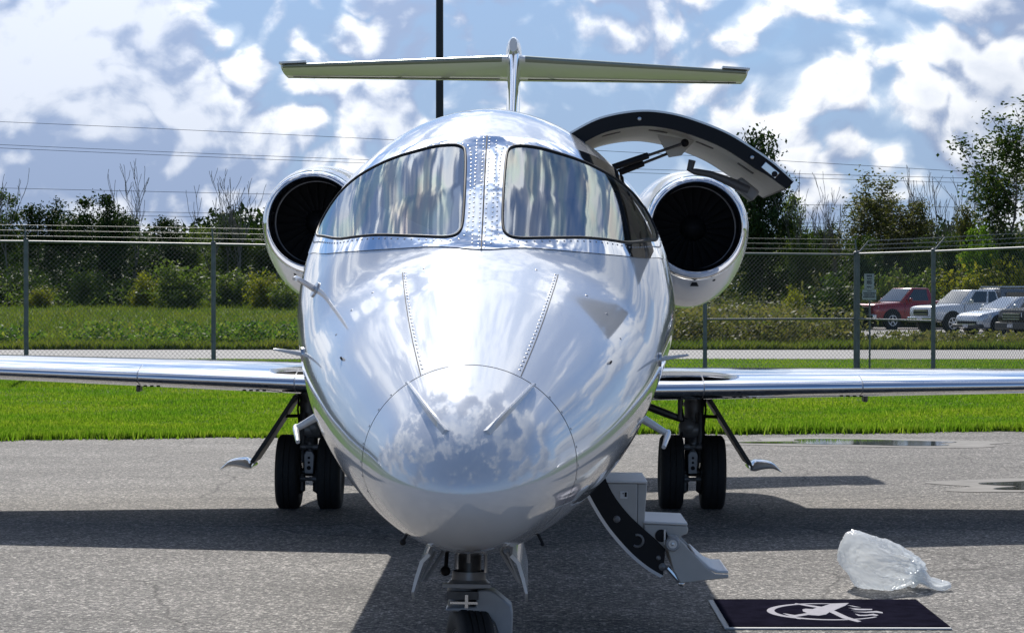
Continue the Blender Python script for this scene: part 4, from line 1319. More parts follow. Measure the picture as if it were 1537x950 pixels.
hull_obj("fuselage", ~hole & ~door_hole & ~gap & (cy_ > .62), PAINT)
hull_obj("radome", ~gap & (cy_ < .62), PAINT)
obj("radome_seam", MB().rings([hull(np.full(144, y), np.linspace(0, 2 * pi, 144, endpoint=False), -.004).tolist() for y in (.610, .632)], caps=False), SEAMM, JET)
hull_obj("cabin_lining", ~hole & ~door_hole & (cy_ > 2.02) & (cy_ < 5.2), M("cockpit_grey_lining", (.66, .63, .57), .7, var=.1), -.035, True)
patch_obj("windshield_frame", hull_patch(FRAME, [WIN_R, WIN_L], .0035, .022), CHROME)
for w_ in (WIN_R, WIN_L):
    patch_obj("windshield", hull_patch(w_, [], .001, .025, True), WSGLASS)
    s_ = obj("window_seal", MB().tube(along(w_, .004), .0062, 8, caps=False), RUBBER, JET, 80)
    inn = [(sum(p[0] for p in w_) / len(w_), sum(p[1] for p in w_) / len(w_))]
    c_ = inn[0]
    obj("inner_gasket", MB().tube(along([(c_[0] + (p[0] - c_[0]) * .966, c_[1] + (p[1] - c_[1]) * .974) for p in w_], -.008), .009, 6, caps=False), M("gasket_grey", (.50, .50, .48), .4), s_, 80)
# rivets: rows along the frame edges and both sides of the centre post
rv = MB()
def rows(poly, off=.004, step=.036, r=.0044, closed=True):
    for y, d in resample(poly, step, closed): rv.dome(HV(y, d, off), HN(y, d), r, .55)
def scaled(poly, fy, fd):
    cy, cd = sum(p[0] for p in poly) / len(poly), sum(p[1] for p in poly) / len(poly)
    return [(cy + (p[0] - cy) * fy, cd + (p[1] - cd) * fd) for p in poly]
for w_ in (WIN_R, WIN_L): rows(scaled(w_, 1.055, 1.075))
for d in (88.9, 91.1): rows([(2.02, d), (2.86, d)], closed=False)
for d in (86.6, 93.4): rows([(2.06, d), (2.84, d)], closed=False)
obj("rivets", rv, M("rivet_heads", (.38, .39, .41), .3, .8), JET, kind='stuff')
cs = MB()
for y0, y1, d in ((2.0, 2.878, 90),):
    R_ = [[HV(y, d - .28, .0065), HV(y, d + .28, .0065)] for y in np.linspace(y0, y1, 40)]
    cs.rings(R_, caps=False, closed=False)
obj("centre_seam", cs, SEAMM, JET)


def seam(poly, w=.0035, off=.0012):
    m = MB(); P = [HV(y, d, off) for y, d in poly]; Nn = [HN(y, d) for y, d in poly]; R_ = []
    for i in range(len(P)):
        t = (P[min(i + 1, len(P) - 1)] - P[max(i - 1, 0)]).normalized(); s = t.cross(Nn[i]) * w / 2
        R_.append([P[i] + s, P[i] - s])
    return m.rings(R_, caps=False, closed=False)


SCREW = M("screw_heads", (.30, .30, .31), .35, .8)
for s in (1, -1):
    f = lambda d: d if s > 0 else 180 - d
    obj("hatch_seam", seam([(y, f(62.2)) for y in np.linspace(.63, 1.90, 60)]), SEAMM, JET)
    m = MB()
    for y in np.arange(.68, 1.9, .043): m.dome(HV(y, f(62.2 + 2.1 / (.5 + y)), .0), HN(y, f(64)), .0058, .35)
    for y in (1.98, 1.97, 1.95, 1.93): pass
    obj("hatch_screws", m, SCREW, JET, kind='stuff')
    m = MB()
    for d in np.arange(-20, 62, 10.5): m.dome(HV(.637, f(d), .0), HN(.637, f(d)), .005, .35)
    for y, d in ((1.83, 50), (1.8, 40), (1.70, 30), (1.86, 70)): m.dome(HV(y, f(d)), HN(y, f(d)), .006, .35)
    obj("nose_screws", m, SCREW, JET, kind='stuff')
    # fin-like strake on the radome
    R_ = []
    sp_ = [front_to_hull(s * (.212 + (.066 - .212) * u), 1.312 + (1.176 - 1.312) * u) for u in np.linspace(0, 1, 14)]
    for i, (y, d) in enumerate(sp_):
        u = i / 13
        P, n = HV(y, d), HN(y, d)
        q0, q1 = sp_[max(i - 1, 0)], sp_[min(i + 1, 13)]
        t = (HV(*q1) - HV(*q0)).normalized(); b = t.cross(n).normalized()
        hgt = .010 + .012 * sin(pi * min(1, u * 1.02)) ** .6; wd = .008 + .009 * u
        R_.append([P + b * wd - n * .004, P + b * .003 + n * hgt, P - b * .003 + n * hgt, P - b * wd - n * .004])
    obj("nose_strake", MB().rings(R_), PAINT_W, JET, 50)
    # small vents
    obj("nose_vent", MB().box(HV(1.38, f(28.5), .004), (.007, .018, .012), Matrix.Rotation(radians(30 * s), 3, 'Y')), SEAMM, JET)
    # angle-of-attack vane
    b0 = HV(2.25, f(2.5)); tip = b0 + Vector((s * .115, -.05, .022))
    v = MB().lathe([(.0, -.004), (.03, -.004), (.03, .006), (0, .008)], b0, 'X', 16)
    obj("vane_base", v, ALU, JET)
    obj("airflow_vane", MB().add([b0 + Vector((0, -.03, -.008)), tip + Vector((0, -.02, -.004)), tip + Vector((0, .035, -.004)), b0 + Vector((0, .06, -.008)),
                                  b0 + Vector((0, -.03, .010)), tip + Vector((0, -.02, .004)), tip + Vector((0, .035, .004)), b0 + Vector((0, .06, .010))],
                                 [(0, 1, 2, 3), (4, 7, 6, 5), (0, 4, 5, 1), (1, 5, 6, 2), (2, 6, 7, 3), (3, 7, 4, 0)]), PAINT_W, JET, bevel=.003)
    # lower pitot probe: mast out and down, tube pointing forward
    b1 = HV(2.60, f(-28)); n1 = HN(2.60, f(-28)); e1 = Vector((s * .80, 2.60, 1.03))
    pp = MB().tube([b1 - n1 * .03, e1], [.020, .014], 10); pp.tube([e1 + Vector((s * .004, .03, .006)), e1 + Vector((0, -.02, -.004)), e1 + Vector((-s * .026, -.18, -.045))], [.013, .014, .009], 10)
    obj("pitot_probe", pp, PAINT_W, JET)
    obj("underside_mast", MB().tube([HV(1.25, f(-60), -.01), HV(1.25, f(-60)) + Vector((s * .018, -.01, -.035))], .006, 6)
        .sphere(HV(1.25, f(-60)) + Vector((s * .018, -.012, -.038)), .013 if s < 0 else .008, 8, 6), BLACK, JET)
# upper probe on the starboard cheek
b0 = HV(2.42, 157.5); n0 = HN(2.42, 157.5); e0 = b0 + n0 * .055 + Vector((-.02, -.03, .02))
pp = MB().tube([b0 - n0 * .01, e0], [.015, .010], 10); pp.tube([e0 + Vector((0, .04, 0)), e0 + Vector((-.004, -.05, .004)), e0 + Vector((-.004, -.14, 0))], [.010, .011, .007], 10)
obj("pitot_probe", pp, BRIGHT, JET)
obj("probe_plate", MB().lathe([(0, 0), (.035, 0), (.035, .006), (0, .008)], (0, 0, 0), 'Z', 16), ALU, JET).matrix_local = Matrix.Translation(b0) @ n0.to_track_quat('Z', 'Y').to_matrix().to_4x4()

# cockpit inside
obj("bulkhead", MB().prism([(hull(5.2, a)[0] * .955, 1.545 + (hull(5.2, a)[2] - 1.545) * .955) for a in np.linspace(0, 2 * pi, 48, endpoint=False)], 5.15, 5.18), COCKBEIGE, JET)
obj("cabin_floor", MB().box((0, 3.85, 1.12), (1.2, 2.5, .03)), COCKDARK, JET)
gl = []
for y, z, w in ((2.22, 1.79, .16), (2.35, 1.825, .30), (2.60, 1.845, .50), (2.72, 1.83, .56), (2.74, 1.62, .56), (2.6, 1.3, .54)):
    gl.append([(x * w, y - .22 * (abs(x) ** 2.2) * 0, z - .07 * abs(x) ** 3) for x in np.linspace(-1, 1, 17)])
obj("glareshield", MB().rings(gl, caps=False, closed=False), COCKDARK, JET, 50)
obj("sun_shade", MB().add([(-.50, 2.56, 1.86), (-.16, 2.42, 1.862), (-.47, 2.72, 2.00), (-.50, 2.565, 1.855), (-.16, 2.425, 1.857), (-.47, 2.728, 1.995)], [(0, 1, 2), (3, 5, 4), (0, 3, 4, 1), (1, 4, 5, 2), (2, 5, 3, 0)]), M("shade_cream", (.70, .64, .50), .6), JET)
for s in (1, -1):
    st = obj("crew_seat", MB().box((s * .36, 3.45, 1.58), (.44, .13, .62)).box((s * .36, 3.2, 1.3), (.46, .5, .14)), COCKBEIGE, JET, bevel=.04)
    obj("headrest", MB().box((s * .36, 3.45, 1.99), (.26, .1, .17)), COCKBEIGE, st, bevel=.035)
    obj("control_yoke", MB().tube([(s * .36 - .12, 2.86, 1.62), (s * .36 - .13, 2.88, 1.72), (s * .36 - .05, 2.86, 1.60), (s * .36 + .05, 2.86, 1.60), (s * .36 + .13, 2.88, 1.72)], .014, 8), BLACK, JET)
    obj("window_post", MB().tube([HV(2.55, 90 - s * 63, -.05), HV(3.15, 90 - s * 47, -.05)], .02, 8), COCKDARK, JET)


# cabin doors ------------------------------------------------------
def arc_pts(P, n=8):
    """smooth curve through points (Catmull-Rom)"""
    out = []
    for i in range(len(P) - 1):
        p0, p1, p2, p3 = P[max(i - 1, 0)], P[i], P[i + 1], P[min(i + 2, len(P) - 1)]
        for k in range(n):
            t = k / n
            out.append(tuple(.5 * (2 * p1[c] + (p2[c] - p0[c]) * t + (2 * p0[c] - 5 * p1[c] + 4 * p2[c] - p3[c]) * t * t + (3 * p1[c] - p0[c] - 3 * p2[c] + p3[c]) * t**3) for c in (0, 1)))
    return out + [tuple(P[-1])]


def upper_door():
    O = arc_pts([(.375, 2.375), (.52, 2.45), (.70, 2.485), (.85, 2.475), (.986, 2.438), (1.12, 2.385), (1.238, 2.315), (1.34, 2.245), (1.43, 2.165)])
    I = []
    for i, p in enumerate(O):
        a_, b_ = O[max(i - 1, 0)], O[min(i + 1, len(O) - 1)]; tx, tz = b_[0] - a_[0], b_[1] - a_[1]; l = sqrt(tx * tx + tz * tz)
        th = .066 if i < len(O) * .8 else .066 - .025 * (i / len(O) - .8) / .2
        I.append((p[0] + tz / l * th, p[1] - tx / l * th))
    J = [(o[0] * .16 + i[0] * .84, o[1] * .16 + i[1] * .84) for o, i in zip(O, I)]
    Oo = [(o[0] * 1.14 - i[0] * .14, o[1] * 1.14 - i[1] * .14) for o, i in zip(O, I)]
    obj("upper_door_skin", MB().prism(O + Oo[::-1], 3.49, 4.58), PAINT, JET)
    obj("upper_door_edge", MB().prism(O[:-1] + I[:-1][::-1], 3.495, 3.525), BLACK, JET)
    obj("upper_door_edge", MB().prism(O[:-1] + I[:-1][::-1], 4.55, 4.575), BLACK, JET)
    obj("upper_door_lining", MB().prism([(a[0], a[1]) for a in J] + I[::-1], 3.526, 4.548), LINING, JET, 50)
    e = [O[-2], O[-1], I[-1], I[-2]]
    obj("upper_door_sill", MB().prism(e, 3.50, 4.57), BLACK, JET)
    mid = lambda k, f=.5: (O[k][0] * (1 - f) + I[k][0] * f, O[k][1] * (1 - f) + I[k][1] * f)
    for k in (16, 49):
        x, z = mid(k); obj("latch_pin", MB().lathe([(.0, -.012), (.008, -.01), (.011, 0)], (x, 3.495, z), 'Y', 12), ALU, JET)
    x, z = mid(56, .55); dx, dz = O[58][0] - O[54][0], O[58][1] - O[54][1]
    an = atan2(dz, dx)
    pl_ = obj("latch_plate", MB().box((x, 3.492, z), (.085, .008, .035), Matrix.Rotation(-an, 3, 'Y')), BRIGHT, JET, bevel=.003)
    obj("latch_hole", MB().lathe([(.0, -.004), (.014, -.003), (.014, 0)], (x + .02, 3.488, z - .018), 'Y', 14), BLACK, pl_)
    # gas struts and the inside handle
    for (a, b, dy) in (((.56, 2.22), (.93, 2.355), 0), ((.58, 2.195), (.88, 2.32), .12)):
        A, B = Vector((a[0], 3.60 + dy, a[1])), Vector((b[0], 3.68 + dy, b[1]))
        s_ = obj("gas_strut", MB().tube([A, A.lerp(B, .52)], .016, 10), BLACK, JET)
        obj("strut_rod", MB().tube([A.lerp(B, .5), B], .007, 8), GEARDARK, s_)
        obj("strut_end", MB().sphere(B, .02, 8, 6), BLACK, s_)
    obj("strut_bracket", MB().prism([(.80, 2.40), (.98, 2.37), (.92, 2.30), (.86, 2.29)], 3.74, 3.78), LINING, JET)
    hd = MB().tube([(.975, 3.8, 2.28), (.965, 3.8, 2.235), (.99, 3.8, 2.225), (1.06, 3.8, 2.215), (1.13, 3.8, 2.19), (1.19, 3.8, 2.165), (1.25, 3.8, 2.14)], [.018, .018, .016, .016, .02, .024, .022], 10)
    obj("door_handle", hd, M("handle_grey", (.12, .12, .125), .4), JET)
    obj("handle_base", MB().box((1.24, 3.85, 2.145), (.12, .12, .06), Matrix.Rotation(radians(38), 3, 'Y')), M("handle_base_grey", (.28, .28, .28), .5), JET, bevel=.012)
    for k, f in ((10, 1.02), (22, 1.02), (36, 1.02), (50, 1.02)):
        x, z = mid(k, f); dx, dz = O[k + 2][0] - O[k - 2][0], O[k + 2][1] - O[k - 2][1]
        obj("lining_slot", MB().box((x, 3.75, z), (.09, .05, .004), Matrix.Rotation(-atan2(dz, dx), 3, 'Y')), M("slot_dark", (.12, .11, .10), .7), JET)


upper_door()


def lower_door():
    O = arc_pts([(.435, .83), (.462, .75), (.500, .672), (.555, .58), (.61, .505), (.69, .418), (.77, .352), (.845, .308)])
    I = arc_pts([(.525, .90), (.550, .81), (.578, .738), (.615, .672), (.67, .603), (.735, .54), (.80, .485), (.855, .432)])
    y0, y1 = 3.50, 4.50
    obj("lower_door_edge", MB().prism(O + I[::-1], y0, y0 + .03), BLACK, JET)
    obj("lower_door_edge", MB().prism(O + I[::-1], y1 - .03, y1), BLACK, JET)
    Oo = [(p[0] - .012, p[1] - .010) for p in O]
    obj("lower_door_skin", MB().prism(Oo + O[::-1], y0 - .004, y1), PAINT, JET)
    core = [(o[0] * .9 + i[0] * .1, o[1] * .9 + i[1] * .1) for o, i in zip(O, I)]
    obj("lower_door_lining", MB().prism(core + I[::-1], y0 + .031, y1 - .031), STEPGREY, JET)
    for k, f, r in ((30, .48, .017), (52, .5, .012), (55, .3, .019)):
        x, z = O[k][0] * (1 - f) + I[k][0] * f, O[k][1] * (1 - f) + I[k][1] * f
        obj("edge_fitting", MB().lathe([(0, -.01), (r * .6, -.009), (r, -.003), (r, 0)], (x, y0, z), 'Y', 14), GEARGREY, JET)
    k = 41; x, z = (O[k][0] + I[k][0]) / 2, (O[k][1] + I[k][1]) / 2
    obj("edge_hook", MB().tube([(x + .028 * cos(a), y0 - .003, z + .028 * sin(a)) for a in np.linspace(-2.2, 1.9, 12)], .006, 6), GEARGREY, JET)
    # upper riser box
    yb = 3.98
    obj("riser_box", MB().prism([(.576, .738), (.719, .738), (.719, .51), (.655, .575), (.61, .65)], y0 + .004, yb), STEPGREY, JET, bevel=.004)
    obj("riser_side", MB().prism([(.7205, .738), (.765, .738), (.752, .50), (.7205, .515)], y0 + .02, yb), STEPGREY, JET, bevel=.004)
    obj("riser_top", MB().prism([(.57, .740), (.765, .740), (.765, .752), (.57, .752)], y0, yb + .02), STEPLIGHT, JET, bevel=.003)
    pc = obj("placard", MB().box((.655, y0 + .002, .685), (.034, .006, .034)), M("placard_white", (.7, .7, .7), .5), JET)
    obj("placard_print", MB().box((.664, y0 - .002, .687), (.010, .003, .022)).box((.652, y0 - .002, .692), (.006, .003, .004)), BLACK, pc, 0)
    # second step
    obj("step_box", MB().prism([(.752, .548), (.955, .542), (.962, .53), (.958, .505), (.93, .495), (.905, .43), (.86, .42), (.80, .475), (.752, .515)], y0 + .01, yb), STEPGREY, JET, bevel=.005)
    obj("step_tread", MB().prism([(.75, .550), (.958, .544), (.958, .556), (.75, .562)], y0 + .008, yb + .01), STEPLIGHT, JET, bevel=.004)
    # folding lower step: cheek plates, treads, pivot
    ch = [(.868, .505), (.905, .500), (.925, .475), (.985, .415), (1.045, .352), (1.09, .322), (1.150, .320), (1.152, .304), (1.05, .292), (.925, .275), (.89, .345), (.865, .435)]
    st = obj("fold_step_cheek", MB().prism(ch, y0 - .03, y0 - .012), STEPGREY, JET, bevel=.004)
    obj("fold_step_cheek", MB().prism(ch, yb - .02, yb), STEPGREY, JET, bevel=.004)
    obj("fold_step_plate", MB().prism([(.99, .402), (1.00, .41), (1.065, .352), (1.105, .336), (1.152, .336), (1.152, .322), (1.095, .323), (1.05, .345)], y0 - .011, yb - .021), STEPLIGHT, JET, bevel=.004)
    obj("fold_step_back", MB().prism([(.90, .48), (.92, .47), (.985, .405), (.975, .395)], y0 - .011, yb - .021), M("step_dark", (.10, .10, .105), .5), JET)
    pv = obj("step_pivot", MB().lathe([(0, -.022), (.030, -.022), (.034, -.016), (.034, 0)], (.885, y0 - .03, .462), 'Y', 24), GEARLIGHT, JET)
    obj("pivot_bolt", MB().lathe([(0, -.034), (.007, -.033), (.009, -.024), (.020, -.024), (.022, -.021)], (.885, y0 - .03, .462), 'Y', 16), ALU, pv)
    obj("step_recess", MB().lathe([(0, -.004), (.03, -.003), (.03, 0)], (.835, y0 + .008, .495), 'Y', 16), BLACK, JET)
    obj("step_lever", MB().box((.85, y0 - .006, .49), (.008, .008, .07)), ALU, JET)
    ln = MB().tube([(.865, y0 - .008, .345), (.93, y0 - .008, .275)], .012, 8); ln.sphere((.932, y0 - .01, .272), .016, 10, 6)
    obj("step_link", ln, BRIGHT, JET)


lower_door()


# wings --------------------------------------------------------------
def airfoil(n=26):
    t = [(1 - cos(pi * i / n)) / 2 for i in range(n + 1)]
    yt = lambda c: 5 * (.2969 * sqrt(c) - .126 * c - .3516 * c * c + .2843 * c**3 - .1036 * c**4)
    return [(c, yt(c)) for c in reversed(t)] + [(c, -yt(c) * .8) for c in t[1:]]


AF = airfoil()
LEF = [(c, z) for c, z in AF if c < .115]
LEF2 = [(c, z) for c, z in AF if c < .05]


def wing_st(x):
    """leading-edge station, chord, thickness ratio, height of the chord line at |x|"""
    u = (x - .6) / 6.5
    return 7.98 + .225 * (x - .6), 3.15 + (1.15 - 3.15) * u, .080 + .012 * u, .975 + .017 * (x - .6)


def wing_ring(x, s, prof, off=0.):
    le, c, th, z = wing_st(x)
    out = []
    for q, t in prof:
        dn = off * (1 if t >= 0 else -1)
        out.append((s * x, le + q * c - (off if q < .03 else 0) * 1.0, z + t * th * c + (dn if q > .002 else 0)))
    return out


for s in (1, -1):
    w = obj("wing", MB().rings([wing_ring(x, s, AF) for x in np.linspace(.5, 7.0, 27)]), PAINT, JET, 50)
    for x0, x1 in ((.70, 1.385), (1.395, 2.495), (2.505, 4.60), (4.61, 6.98)):
        obj("leading_edge", MB().rings([wing_ring(x, s, LEF, .003) for x in np.linspace(x0, x1, 10)], caps=False, closed=False), CHROME, w, 60)
    k0 = []
    for u in np.linspace(0, 1, 9):
        x = 7.0 + .28 * u**.8; le, c, th, z = wing_st(7.0)
        k0.append([(s * (x + t * .07 * c * (u**.5)), le + .65 * u + q * c * (1 - .45 * u), z + .95 * u**1.3 + t * th * c * (1 - u)) for q, t in AF])
    obj("winglet", MB().rings(k0), PAINT, w, 50)
    # small row of bolts and stall fittings under the leading edge
    for xx in (1.6, 2.35, 4.05):
        m = MB()
        for k in range(4): m.box((s * (xx + k * .045), wing_st(xx)[0] + .012, wing_st(xx)[3] - .052), (.024, .012, .010))
        obj("leading_edge_bolts", m, BLACK, w, kind='stuff')
    for xx in (2.7, 4.6):
        le, c, th, z = wing_st(xx)
        obj("fuel_vent", MB().box((s * xx, le + 1.2, z - .13), (.03, .12, .05)), GEARGREY, w, bevel=.008)
    # fairing where the wing meets the belly
    fr = []
    for u in np.linspace(0, 1, 12):
        y = 7.55 + 4.2 * u; k = sin(pi * min(max(u, .02), .98)) ** .5
        fr.append([(s * (.58 + .46 * k * max(cos(a), 0) ** .8), y, .985 + .13 * k * sin(a)) for a in np.linspace(-pi / 2, pi / 2, 14)])
    obj("wing_fairing", MB().rings(fr, caps=False, closed=False), PAINT, JET, 60)

# belly keel between the wings
bk = []
for u in np.linspace(0, 1, 16):
    k = sin(pi * min(max(u, .01), .99)) ** .45
    bk.append([(.38 * k * cos(a), 7.2 + 4.9 * u, .70 + .02 - .10 * k * max(-sin(a), 0) + .18 * max(sin(a), 0)) for a in np.linspace(0, 2 * pi, 24, endpoint=False)])
obj("belly_fairing", MB().rings(bk), PAINT, JET, 60)


# engines --------------------------------------------------------------
def engine(s):
    X, Z, Y0 = s * 1.475, 2.155, 10.2
    n = 56
    def ring(y, rs, rt, rb):
        return [(X + rs * cos(a), Y0 + y, Z + (rt if sin(a) > 0 else rb) * sin(a)) for a in np.linspace(0, 2 * pi, n, endpoint=False)]
    nac = obj("engine_nacelle", MB().rings([ring(*q) for q in ((.135, .398, .400, .410), (.25, .415, .418, .455), (.5, .445, .45, .545), (.85, .468, .475, .615), (1.3, .475, .485, .635), (1.9, .462, .475, .60), (2.5, .41, .43, .48), (3.0, .34, .35, .36), (3.15, .31, .32, .32))], caps=False), PAINT_W, JET, 60)
    prof = [(.320, .19), (.320, .11), (.328, .05), (.341, .014), (.356, .0), (.372, .012), (.387, .055), (.397, .134)]
    lip = MB(); rr = []
    for r, h in prof:
        rr.append([(X + r * cos(a), Y0 + h, Z + (r if sin(a) > 0 else r + max(0, r - .35) * .22) * sin(a)) for a in np.linspace(0, 2 * pi, n, endpoint=False)])
    obj("inlet_lip", lip.rings(rr, caps=False), CHROME, nac, 60)
    obj("inlet_duct", MB().lathe([(.322, .185), (.325, .3), (.338, .62), (.02, .62)], (X, Y0, Z), 'Y', n), DUCT, nac, 60)
    obj("duct_ring", MB().lathe([(.328, .30), (.319, .305), (.319, .33), (.330, .335)], (X, Y0, Z), 'Y', n), GEARGREY, nac, 60)
    obj("spinner", MB().lathe([(.001, .30), (.03, .32), (.07, .38), (.105, .46), (.11, .52)], (X, Y0, Z), 'Y', 28), FANM, nac, 60)
    b = MB()
    R_ = [[(.10, .43, -.02), (.10, .50, .03), (.10, .505, .022), (.10, .435, -.028)], [(.22, .42, -.045), (.22, .50, .045), (.22, .505, .038), (.22, .425, -.052)], [(.33, .44, -.075), (.33, .49, .06), (.33, .495, .052), (.33, .445, -.08)]]
    b.rings([[(p[0], p[1], p[2]) for p in r] for r in R_])
    bm = b.mesh("fan_blade", 50); bm.materials.append(FANM)
    for k in range(24):
        o = bpy.data.objects.new("fan_blade", bm); COL.objects.link(o); o.parent = nac
        o.location = (X, Y0, Z); o.rotation_euler = (0, 2 * pi * k / 24, 0)
    # small black intake scoop under the lip
    yb = .22; zb = Z - .445
    obj("scoop_intake", MB().add([(X - .035, Y0 + yb - .03, zb - .012), (X + .035, Y0 + yb - .03, zb - .012), (X, Y0 + yb - .065, zb + .052), (X, Y0 + yb + .05, zb + .0)], [(0, 1, 2), (0, 2, 3), (1, 3, 2), (0, 3, 1)]), BLACK, nac, 0)
    obj("drain_hole", MB().sphere((X + s * .15, Y0 + .21, Z - .40), .016, 10, 6), BLACK, nac)
    p = MB(); R_ = []
    for u in (0, .5, 1):
        x = s * (.55 + .62 * u); y0 = 10.75 + .12 * u
        R_.append([(x, y0 + q * 2.2, 2.06 + t * .10 * 2.0) for q, t in AF])
    obj("engine_pylon", p.rings(R_), PAINT, JET, 60)


engine(1); engine(-1)

# tail ------------------------------------------------------------------
R_ = []
for u in np.linspace(0, 1, 10):
    z = 2.30 + 1.79 * u; le = 12.9 + 2.75 * u; c = 3.3 - 1.5 * u
    R_.append([(t * .088 * 1.8 * (1.0 - .08 * u), le + q * c, z) for q, t in AF])
obj("fin", MB().rings(R_), PAINT, JET, 60)
R_ = []
for u in np.linspace(0, 1, 10):
    z = 2.30 + 1.79 * u; le = 12.9 + 2.75 * u; c = 3.3 - 1.5 * u
    R_.append([(t * .092 * 1.8 * (1.0 - .08 * u), le - .006 + q * c, z) for q, t in LEF])
obj("fin_leading_edge", MB().rings(R_, caps=False, closed=False), CHROME, JET, 60)
R_ = []
for u in np.linspace(0, 1, 18):
    r = .098 * (max(0.0, sin(pi * min(1, .06 + u * .94))) ** .45 if u < .5 else (1 - ((u - .5) / .5) ** 2 * .8))
    R_.append([(r * .86 * cos(a), 15.45 + 2.2 * u, 4.105 + r * 1.5 * sin(a)) for a in np.linspace(0, 2 * pi, 20, endpoint=False)])
obj("tail_bullet", MB().rings(R_), PAINT_W, JET, 60)
STABM = M("tail_white_paint", (0.88, 0.89, 0.88), 0.3, .05, coat=.5)
for s in (1, -1):
    def stab(x, prof, off=0.):
        u = x / 2.48; le = 15.85 + 1.0 * u; c = 1.42 - .66 * u
        return [(s * x, le + q * c - off, 3.985 + (.30 - q) * c * .075 + t * .098 * c + (off if t > 0 else -off) * (q > .01)) for q, t in prof]
    st = obj("tailplane", MB().rings([stab(x, AF) for x in np.linspace(.05, 2.48, 10)]), STABM, JET, 50)
    obj("tailplane_leading_edge", MB().rings([stab(x, LEF2, .003) for x in np.linspace(.12, 2.46, 8)], caps=False, closed=False), M("deice_edge_dull", (.30, .34, .29), .35, .7), st, 60)
    hinge = []
    for x in np.linspace(.15, 2.4, 8):
        r = stab(x, [(.68, -.040 / .098 * .0 - .38)])[0]; hinge.append(r)
    obj("elevator_gap", MB().tube([(x, y, z) for x, y, z in hinge], .006, 5), SEAMM, st)
    obj("tailplane_horn", MB().add([(s * 2.20, 16.70, 4.03), (s * 2.50, 16.82, 4.025), (s * 2.50, 17.3, 4.025), (s * 2.20, 17.2, 4.03), (s * 2.20, 16.70, 4.05), (s * 2.50, 16.82, 4.045), (s * 2.50, 17.3, 4.045), (s * 2.20, 17.2, 4.05)],
                                   [(0, 1, 2, 3), (4, 7, 6, 5), (0, 4, 5, 1), (1, 5, 6, 2), (2, 6, 7, 3), (3, 7, 4, 0)]), STABM, st)
    for xx in (2.02, 2.17, 2.32):
        u = xx / 2.48
        obj("static_wick", MB().tube([(s * xx, 17.26, 3.965), (s * (xx + .005), 17.40, 3.925)], .0025, 4), BLACK, st)
    # ventral strake
    obj("ventral_fin", MB().prism([(14.2, 1.30), (16.5, 1.75), (16.6, 1.30), (15.6, 1.05)], s * .45 - .012, s * .45 + .012, 'YZ'), PAINT, JET)


# main gear ------------------------------------------------------------
def wheel(c, r, w, parent, axis='X', rot=None, treads=4):
    """tyre with grooves, hub on both sides; hub is the part, tyre its sub-part"""
    pr = [(r * .56, -w * .40), (r * .72, -w * .5), (r * .9, -w * .48), (r * .975, -w * .40)]
    n = treads
    for k in range(n):
        a = -w * .34 + w * .68 * k / (n - 1)
        pr += [(r, a - .012), (r, a - .003), (r * .978, a - .002), (r * .978, a + .002), (r, a + .003), (r, a + .012)] if k not in (0, n - 1) else [(r, a)]
    pr += [(r * .975, w * .40), (r * .9, w * .48), (r * .72, w * .5), (r * .56, w * .40)]
    hub = MB().lathe([(0.001, -w * .30), (r * .2, -w * .30), (r * .24, -w * .22), (r * .5, -w * .30), (r * .585, -w * .42), (r * .585, w * .42), (r * .5, w * .30), (r * .24, w * .22), (r * .2, w * .30), (0.001, w * .30)], (0, 0, 0), 'X', 32)
    h = obj("wheel", hub, GEARGREY, parent, 40)
    t = obj("tyre", MB().lathe(pr, (0, 0, 0), 'X', 56), TYRE, h, 40)
    h.matrix_local = Matrix.Translation(c) @ (rot.to_4x4() if rot else Matrix.Identity(4))
    return h


